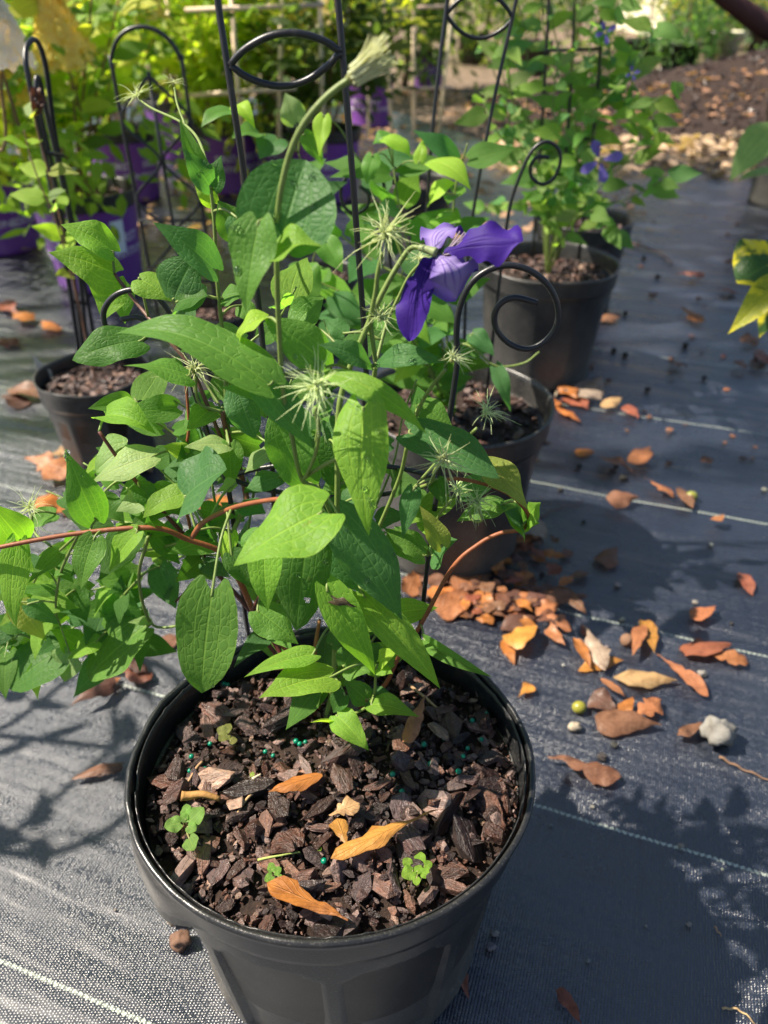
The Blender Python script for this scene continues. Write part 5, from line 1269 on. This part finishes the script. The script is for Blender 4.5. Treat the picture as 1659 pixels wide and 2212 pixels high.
def fallen(U1, V1, U2, V2, w, pr, tone, label, z=0.0, zf=None, lift=0.0, arch=.13, group=None, curl=.40):
    a, b = G(U1, V1, z), G(U2, V2, z); L = (b - a).length; px = pxm((a + b) / 2)
    d = (CAMV - (a + b) / 2).normalized(); wd = w * .86 * px / max(.5, d.z)
    n0 = Vector((rnd.gauss(0, .18), rnd.gauss(0, .18) - .1, 1)).normalized()
    v, f, u = blade(a, b, wd, n0, Vector((0, 0, L * arch * rnd.uniform(.6, 1.3))), PN[pr][1], 14 if pr != 'K' else 22, 6, rnd.uniform(-.1, .3), 0, curl * rnd.uniform(-.3, 1), .10, rnd.uniform(-.5, .5), U1)
    ew = wd * .5
    for q_, (p, uv) in enumerate(zip(v, u)):
        e = abs(uv[1] * 2 - 1) ** 2; nn = noise.noise_vector(p * (1.2 / max(.004, ew)) + Vector((U1, V1, 0)))
        v[q_] = p + Vector((nn.x, nn.y, nn.z * .8)) * (ew * .24 * e)
    zz = min(p.z for p in v)
    if zf is None: dz = .0025 + lift - zz
    else: dz = max(zf(p.x, p.y) - p.z for p in v) * .95 + .002
    v = [p + Vector((0, 0, dz)) for p in v]
    c = (v[0] + v[-1]) / 2
    o = mk('fallen_leaf', v, f, M['dry'], None, loc=c, uvs=u, color=jit(DRY[tone], .12))
    return tag(o, label, 'leaf', group)
GRP = 'fallen leaves on the ground fabric'
FL = [ # label given only where it stands out
 (1180,1645,1336,1690,64,'K','b','large glossy brown lobed leaf alone on the fabric beside the front pot'),
 (1323,1474,1462,1480,38,'L','t','long tan pointed leaf across the top of the leaf pile'),
 (1416,1424,1526,1512,32,'K','c','coppery lobed leaf touching the end of the long tan leaf'),
 (1390,1352,1411,1424,32,'O','y','golden upright pointed leaf between the acorn and the red leaf'),
 (1382,1366,1362,1432,26,'O','c','coppery curled leaf leaning by the brown acorn'),
 (1472,1418,1576,1400,46,'R','r','broad reddish heart shaped leaf beside the pale marker thread'),
 (1511,1421,1614,1440,32,'K','c','ragged coppery leaf under the reddish heart shaped one'),
 (1494,1348,1544,1320,28,'O','c','small coppery leaf pointing up beside the marker thread'),
 (1258,1366,1304,1460,48,'K','p','pale grey brown lobed leaf lying over the orange ones'),
 (1236,1392,1272,1458,24,'L','o','narrow orange leaf under the pale lobed leaf'),
 (1248,1452,1346,1430,26,'L','y','golden leaf pointing out under the pale lobed leaf'),
 (1118,1512,1148,1486,26,'S','y','small golden leaf close to the rim of the front pot'),
 (1152,1322,1232,1372,44,'K','c','coppery lobed leaf at the edge of the pile behind the front pot'),
 (1180,1372,1218,1408,28,'O','c','small coppery leaf below the lobed one at the pile'),
 (1100,1412,1152,1368,48,'R','y','rounded golden leaf behind the rim of the front pot'),
 (1275,1512,1328,1548,52,'O','k','dark brown shaded leaf at the side of the leaf pile'),
 (1284,1572,1426,1578,56,'O','b','broad brown leaf at the bottom of the leaf pile with a bright stripe of sun'),
 (1366,1566,1424,1524,50,'K','c','coppery lobed leaf in the leaf pile above the broad brown one'),
 (1338,1556,1364,1516,28,'O','o','orange leaf stub in the middle of the leaf pile'),
 (1294,1480,1346,1518,18,'L','c','thin coppery leaf strip left of the leaf pile'),
 (1298,1228,1332,1190,38,'O','b',None), (1311,1098,1378,1090,30,'O','b',None), (1390,1042,1454,1082,24,'K','c',None), (1464,1064,1492,1110,22,'L','b',None),
 (1534,1142,1558,1130,16,'O','c',None), (1594,1240,1626,1292,24,'L','r',None), (1218,1258,1270,1244,20,'S','b',None), (1058,1216,1094,1272,28,'O','o',None),
 (1118,1182,1174,1150,50,'K','p','pale grey leaf lying just beyond the clematis tip on the right'), (1070,1180,1105,1150,44,'K','b',None),
 (1080,1365,1164,1338,32,'L','k',None), (1060,1300,1150,1290,36,'K','k',None), (1120,1270,1200,1300,34,'K','k',None), (1160,1300,1260,1310,30,'L','b',None), (1200,1280,1265,1345,26,'L','b',None),
 (1085,1385,1110,1440,22,'L','o',None), (945,1335,1034,1288,46,'R','c','broad coppery leaf wedged behind the far rim of the front pot'), (1000,1250,1080,1210,60,'K','b',None), (960,1230,1010,1180,44,'O','o',None), (1020,1300,1075,1330,40,'O','o',None),
 (880,1290,905,1240,40,'O','c',None), (1040,1340,1100,1320,34,'K','k',None), (985,1290,1040,1250,50,'O','c',None),
 (1292,998,1368,1032,24,'L','b',None), (1366,1016,1403,978,26,'O','c',None), (1242,984,1286,980,18,'O','o',None), (1118,984,1158,1000,22,'L','b',None),
 (1350,884,1377,914,20,'O','r',None), (1298,892,1342,870,20,'L','t','small pale curled leaf on the marker thread behind'), (1233,850,1298,876,54,'R','p','pale rounded leaf on the pile beside the pot behind'),
 (1176,868,1212,884,28,'R','o',None), (1200,886,1252,920,18,'L','o',None), (1168,806,1232,792,28,'O','o',None), (1185,820,1215,790,24,'L','r',None), (1215,850,1245,880,26,'O','o',None), (1225,860,1270,890,28,'O','r',None),
 (1296,702,1342,685,20,'L','b',None), (1470,672,1514,704,22,'K','o',None), (1458,604,1522,604,26,'K','r',None), (1560,575,1590,580,14,'L','b',None), (1400,642,1422,640,14,'L','b',None), (1545,630,1590,640,20,'K','r',None),
 (1445,790,1482,800,18,'O','b',None), (1592,790,1606,810,16,'O','b',None), (1618,776,1660,800,26,'K','r',None), (1600,750,1640,740,22,'L','b',None), (1620,790,1655,770,26,'K','k',None), (1512,1005,1540,1000,14,'L','b',None),
 (1458,1602,1512,1574,26,'L','b','brown leaf tip poking out beside the rough grey stone'), (1203,2148,1252,2226,34,'O','r','slim reddish brown leaf at the fabric in front of the pot\'s shade'), (988,2085,1012,2162,26,'L','r','narrow brown leaf beside the foot of the front pot'),
 (292,1418,388,1384,32,'S','b','long brown leaf resting by the left rim of the front pot'), (240,1440,330,1478,44,'K','r',None), (262,1420,320,1470,40,'K','k',None), (160,1545,258,1492,40,'S','k','dark brown leaf in the shade of the low leaves'), (225,1490,262,1470,30,'O','c',None), (195,1430,240,1410,34,'O','o',None),
 (158,1692,276,1655,24,'L','b','narrow brown leaf against the left side of the front pot'), (215,1690,272,1668,22,'K','k',None), (60,1010,165,1040,50,'K','c',None), (88,1112,116,1078,34,'R','o',None), (120,1090,160,1120,30,'K','o',None), (428,1110,505,1085,38,'K','o',None),
 (110,1000,160,985,36,'K','t',None), (30,690,70,705,30,'K','o',None), (90,700,130,720,28,'K','o',None), (-10,760,40,740,36,'K','r',None), (20,850,100,870,30,'L','b',None), (250,640,290,655,24,'O','c',None), (40,690,5,665,30,'K','r',None), (60,880,0,860,28,'O','k',None), (300,1000,330,1030,26,'O','t',None),
]
for i, f in enumerate(FL):
    U1, V1, U2, V2, w, pr, tone, lb = f
    g = None
    if lb is None:
        lb = f'{CN[tone]} {PN[pr][0]} dry leaf lying on the black ground fabric'; g = f'{CN[tone]} {PN[pr][0]} leaves on the fabric'
    fallen(U1, V1, U2, V2, w, pr, tone, lb, lift=.0022 * (i % 5), group=g)
# the thicker drift behind and right of the pot
rp_ = random.Random(21)
for k in range(150):
    U, V = (rp_.uniform(930, 1260), rp_.uniform(1165, 1420)) if k < 90 else (rp_.uniform(920, 1140), rp_.uniform(1170, 1340))
    if V > 1330 and U < 1000 + (V - 1330) * 1.6: continue
    if U > 1180 and rp_.random() < .45: continue
    a = rp_.uniform(0, 6.28); l_ = rp_.uniform(28, 62); pr, tone = rp_.choice('OKKLL'), rp_.choice('oockkbbbrk')
    fallen(U, V, U + math.cos(a) * l_, V + math.sin(a) * l_ * .62, l_ * rp_.uniform(.34, .55), pr, tone, f'{CN[tone]} {PN[pr][0]} leaf in the drift behind the front pot', lift=rp_.random() * .012, group=f'{CN[tone]} {PN[pr][0]} leaves in the drift', arch=.12, curl=.25)
# leaves lying in the pot
for (U1, V1, U2, V2, w, pr, tone, lb) in [
 (697,1690,580,1728,36,'L','o','slim orange leaf lying on the bark in the front pot'),
 (946,1764,718,1868,62,'Q','y','long golden lobed leaf lying across the bark in the front pot'),
 (752,1845,728,1782,42,'S','y','short golden leaf crossing under the long one in the front pot'),
 (712,1775,776,1750,48,'K','t','broken tan leaf piece on the bark above the long golden leaf'),
 (752,2000,578,1922,62,'S','o','broad orange brown leaf touching the near rim inside the front pot'),
 (878,1625,918,1522,32,'O','c','curled coppery leaf standing in the bark by the clematis stems')]:
    fallen(U1, V1, U2, V2, w, pr, tone, lb, z=SZ + .010, zf=lambda x, y: soil_h(x, y) + .014, arch=.07)
# scattered small leaf bits further back, each one its own
for k in range(46):
    U, V = rnd.uniform(1230, 1655), rnd.uniform(420, 1000)
    a = rnd.uniform(0, 6.28); l_ = rnd.uniform(6, 15) * (.6 + V / 1000)
    pr, tone = rnd.choice('LOK'), rnd.choice('bbrkc')
    fallen(U, V, U + math.cos(a) * l_, V + math.sin(a) * l_ * .5, l_ * .5, pr, tone, f'tiny {CN[tone]} leaf scrap on the fabric', group=f'tiny {CN[tone]} leaf scraps')
def pebble(U, V, rpx, colr, name, label, cat, group=None, flat=.75, nz=.5, mat='stone'):
    g = G(U, V, 0); r = rpx * pxm(g); rz = r * flat
    vs, fs = ellipsoid((g.x, g.y, rz * .92 + .001), r * rnd.uniform(.9, 1.15), r * rnd.uniform(.8, 1), rz, 16, 12, nz, U); o = mk(name, vs, fs, M[mat], None, loc=(g.x, g.y, 0), color=colr)
    return tag(o, label, cat, group)
pebble(1543, 1600, 34, (.20, .195, .18), 'stone', 'rough grey stone on the fabric below the leaf pile', 'stone', flat=.9)
pebble(385, 1985, 26, (.34, .26, .18), 'stone', 'tan stone half under the left side of the front pot', 'stone', flat=.8)
pebble(392, 2040, 22, (.16, .09, .06), 'stone', 'dark brown stone against the foot of the front pot', 'stone', flat=.8)
pebble(965, 2140, 26, (.14, .15, .15), 'stone', 'dark grey stone in the shade at the right foot of the front pot', 'stone', flat=.6)
pebble(1241, 1577, 13, (.34, .29, .22), 'stone', 'small cream pebble below the green acorn', 'stone')
for (U, V, s_) in [(q_[0], q_[1], q_[2] * .7) for q_ in [(1344,1342,9), (1382,1352,8), (1334,1268,9), (1487,2000,9), (1395,2003,5), (1270,2078,6), (1535,1180,7), (1500,1305,8), (1515,1460,12), (1650,1062,8), (1280,1745,6), (1470,1830,8), (1068,2020,12), (1060,2050,14), (1600,1250,6), (1560,1880,5), (1310,1400,6), (1030,1960,6), (250,1968,5), (1216,1440,5), (1190,1785,5)]]:
    pebble(U, V, s_, jit((.24, .23, .21), .25), 'pebble', 'tiny pale pebble on the black ground fabric', 'pebble', 'tiny pebbles on the fabric')
for (U, V, s_) in [(q_[0], q_[1], q_[2] * .65) for q_ in [(1100,975,8), (1220,1200,8), (1170,1140,7), (1210,1062,8), (1250,1010,9), (1320,1020,9), (1330,1012,8), (1346,1038,12), (1350,770,9), (1260,1130,6), (1398,845,9), (1170,1245,9), (1300,1640,14), (1325,1612,12), (1480,750,10), (1350,680,8), (1520,820,8), (1580,1350,6), (1325,760,9), (1300,610,8), (1420,600,7), (1390,560,7)]]:
    pebble(U, V, s_, jit((.03, .028, .026), .2), 'dirt_clod', 'small black clod of soil on the ground fabric', 'clod', 'black clods on the fabric', nz=.7)
def acorn(U, V, rpx, colr, label, capd=None):
    g = G(U, V, 0); r = rpx * pxm(g); c = Vector((g.x, g.y, r * .98)); t = thing('acorn', label, 'acorn', (g.x, g.y, 0))
    vs, fs = ellipsoid(c, r * 1.12, r, r, 16, 12); mk('nut', vs, fs, M['acorn'], t, color=colr)
    if capd is not None:
        rot = Vector(capd).to_track_quat('Z', 'Y').to_matrix(); d = Vector(capd).normalized()
        vs, fs = [], []
        for i in range(6):
            ph = .5 * math.pi * i / 5 * .95
            for s_ in range(16):
                th = 2 * math.pi * s_ / 16; vs.append(c + rot @ Vector((math.sin(ph) * math.cos(th), math.sin(ph) * math.sin(th), math.cos(ph))) * (r * 1.13))
        for i in range(5):
            for s_ in range(16): fs.append((i * 16 + s_, (i + 1) * 16 + s_, (i + 1) * 16 + (s_ + 1) % 16, i * 16 + (s_ + 1) % 16))
        mk('cap', vs, fs, M['wood'], t, color=(.18, .10, .06))
    return t
acorn(1249, 1537, 14, (.22, .21, .03), 'yellow green acorn on the fabric left of the leaf pile')
acorn(1491, 1082, 12, (.19, .20, .04), 'green acorn lying against a curled brown leaf')
acorn(1167, 957, 11, (.32, .26, .04), 'small yellow acorn near the pot behind')
acorn(1352, 1392, 13, (.25, .10, .05), 'brown capped acorn beside the coppery curled leaf', (-.6, .2, .5))
acorn(1262, 1405, 8, (.12, .03, .03), 'dark red seed nut under the pale lobed leaf')
def twig(label, pts, r, colr, z=0, zf=None):
    q = crom([G(U, V, z) for U, V in pts], 6)
    for i, p in enumerate(q): p.z = (zf(p.x, p.y) + .006 if zf else z) + r + .001 + (.0015 * math.sin(i * 1.7) + .0015 if not zf else 0)
    vs, fs = tube(q, r, r * .55, 6); o = mk('twig', vs, fs, M['wood'], None, loc=q[0], color=colr); return tag(o, label, 'twig')
twig('long brown twig lying across the far end of the fabric strip', [(1328, 516), (1370, 532), (1420, 548), (1453, 574)], .004, (.10, .06, .045))
twig('thin brown twig on the fabric right of the stone', [(1552, 1640), (1600, 1665), (1668, 1694)], .0017, (.17, .10, .06))
twig('short straw bit near the pot shade edge', [(1542, 2006), (1556, 2026)], .0009, (.40, .24, .14))
twig('curved tan straw on the sunlit corner of fabric', [(1558, 2182), (1595, 2186), (1640, 2225)], .0010, (.46, .32, .16))
twig('thin reddish stalk on the fabric beyond the clematis tip', [(1150, 1128), (1200, 1105), (1262, 1086)], .0012, (.14, .06, .05))
twig('forked grey stalk beside the pot behind', [(1200, 860), (1212, 820), (1240, 785)], .0028, (.30, .25, .18))
for lb, pts, r, c_ in [('pine needle standing across the left bark in the pot', [(440, 1660), (418, 1690), (396, 1722)], .0011, (.40, .24, .13)), ('straw bit in the bark near the orange leaf', [(560, 1722), (530, 1752), (512, 1778)], .0012, (.42, .28, .14)),
    ('rusty bark stick behind the round leaved seedling', [(397, 1740), (430, 1737), (478, 1744)], .0035, (.32, .17, .05)), ('pale speckled stick against the near rim in the pot', [(646, 1946), (680, 1972), (716, 1992)], .0030, (.30, .22, .19)),
    ('pale stalk lying on the bark left of the clematis', [(402, 1508), (360, 1550), (336, 1588)], .0010, (.36, .27, .18)), ('thin straw in the bark right of the stems', [(880, 1492), (925, 1525), (952, 1545)], .0014, (.38, .24, .13)), ('green grass stalk on the bark', [(560, 1872), (610, 1868), (650, 1856)], .0009, (.30, .36, .10)), ('small straw by the fallen orange leaf', [(548, 1700), (566, 1688)], .0013, (.55, .45, .32))]:
    twig(lb, pts, r, c_, SZ, soil_h)
# seedlings
def seedling(label, U, V, leaves, colr, prof=ROUND, hz=.012):
    g = G(U, V, SZ); b = Vector((g.x, g.y, soil_h(g.x, g.y))); t = thing('weed_seedling', label, 'weed', b)
    for i, (u1, v1, wpx, ang) in enumerate(leaves):
        c = G(u1, v1, b.z + hz); k = pxm(c); L = wpx * k; d = Vector((math.cos(R(ang)), math.sin(R(ang)), .15)).normalized()
        n0 = Vector((-.25, -.35, 1)).normalized()
        v, f, u = blade(c - d * L * .5, c + d * L * .5, L * 1.05, n0, Vector((0, 0, L * .06)), prof, 10, 8, .12, .14, .05, .12, 0, i + U)
        o = mk('leaf', v, f, M['leaf'], t, uvs=u, color=jit(colr, .08))
        mk('stalk', *tube(crom([b, (b + c) / 2 + Vector((0, 0, .002)), c - d * L * .45], 4), .0007, .0006, 5), M['stem'], t, color=(.24, .24, .10))
seedling('round leaved green seedling by the left inner rim of the front pot', 400, 1792, [(372, 1782, 34, 200), (424, 1760, 42, 50), (402, 1748, 24, 100), (414, 1824, 36, 300), (415, 1790, 24, 330), (396, 1765, 18, 140)], (.20, .36, .09))
seedling('bright lime seedling near the right inner rim of the front pot', 905, 1872, [(880, 1888, 30, 210), (878, 1862, 20, 150), (908, 1852, 24, 80), (925, 1868, 20, 20), (920, 1888, 20, 330), (900, 1905, 18, 270), (905, 1876, 18, 60)], (.24, .42, .06))
seedling('tiny seedling with four leaves near the broad orange leaf', 592, 1885, [(585, 1872, 18, 120), (600, 1880, 18, 30), (580, 1898, 20, 220), (606, 1896, 12, 330)], (.20, .38, .08))
seedling('dull clover seedling in the bark left of the stems', 490, 1592, [(478, 1578, 22, 150), (492, 1572, 22, 70), (482, 1594, 24, 230), (505, 1600, 16, 0)], (.22, .24, .08))
seedling('pair of tiny sprouts left of the slim orange leaf', 543, 1680, [(545, 1672, 11, 90), (538, 1692, 13, 200), (553, 1682, 9, 10)], (.30, .42, .10), hz=.008)
seedling('single sprout leaf under the golden leaf', 692, 1838, [(690, 1832, 10, 90)], (.28, .45, .06), hz=.008)
gs = G(545, 2190, 0); sd = thing('weed_seedling', 'little green weed at the foot of the front pot on the fabric', 'weed', gs)
for i in range(5):
    a = i * 1.3; d = Vector((math.cos(a), math.sin(a), .7)).normalized()
    v, f, u = blade(gs + d * .003, gs + d * .012, .007, Vector((0, -.3, 1)), None, ROUND, 6, 4, .1, .1); mk('leaf', v, f, M['leaf'], sd, uvs=u, color=(.26, .40, .07))
# water drops on some of the leaves
WAT = N('water'); WAT = WAT.done(WAT.pbr((1, 1, 1), .02, None, .5, **{'Transmission Weight': 1.0, 'IOR': 1.33}))
wv, wf = ellipsoid((0, 0, 0), 1, 1, .45, 10, 6); WM = bpy.data.meshes.new('water_drop'); WM.from_pydata([tuple(v) for v in wv], [], wf); WM.materials.append(WAT); WM.polygons.foreach_set('use_smooth', [True] * len(WM.polygons))
for li, nn in ((25, 9), (4, 5), (54, 6), (55, 3), (32, 6), (75, 4), (58, 2), (49, 2), (2, 3), (22, 2)):
    o, base, n0 = LEAFOBJ[li]; pv = o.data.vertices; rr = random.Random(li)
    for _ in range(nn):
        p = rr.choice(o.data.polygons); s_ = rr.uniform(.0010, .0024); nv = p.normal if p.normal.dot(n0) > 0 else -p.normal
        d = bpy.data.objects.new('water_drop', WM); link(d, o); d.location = p.center + nv * s_ * .15; d.rotation_euler = nv.to_track_quat('Z', 'Y').to_euler(); d.scale = (s_, s_ * rr.uniform(.7, 1.2), s_)
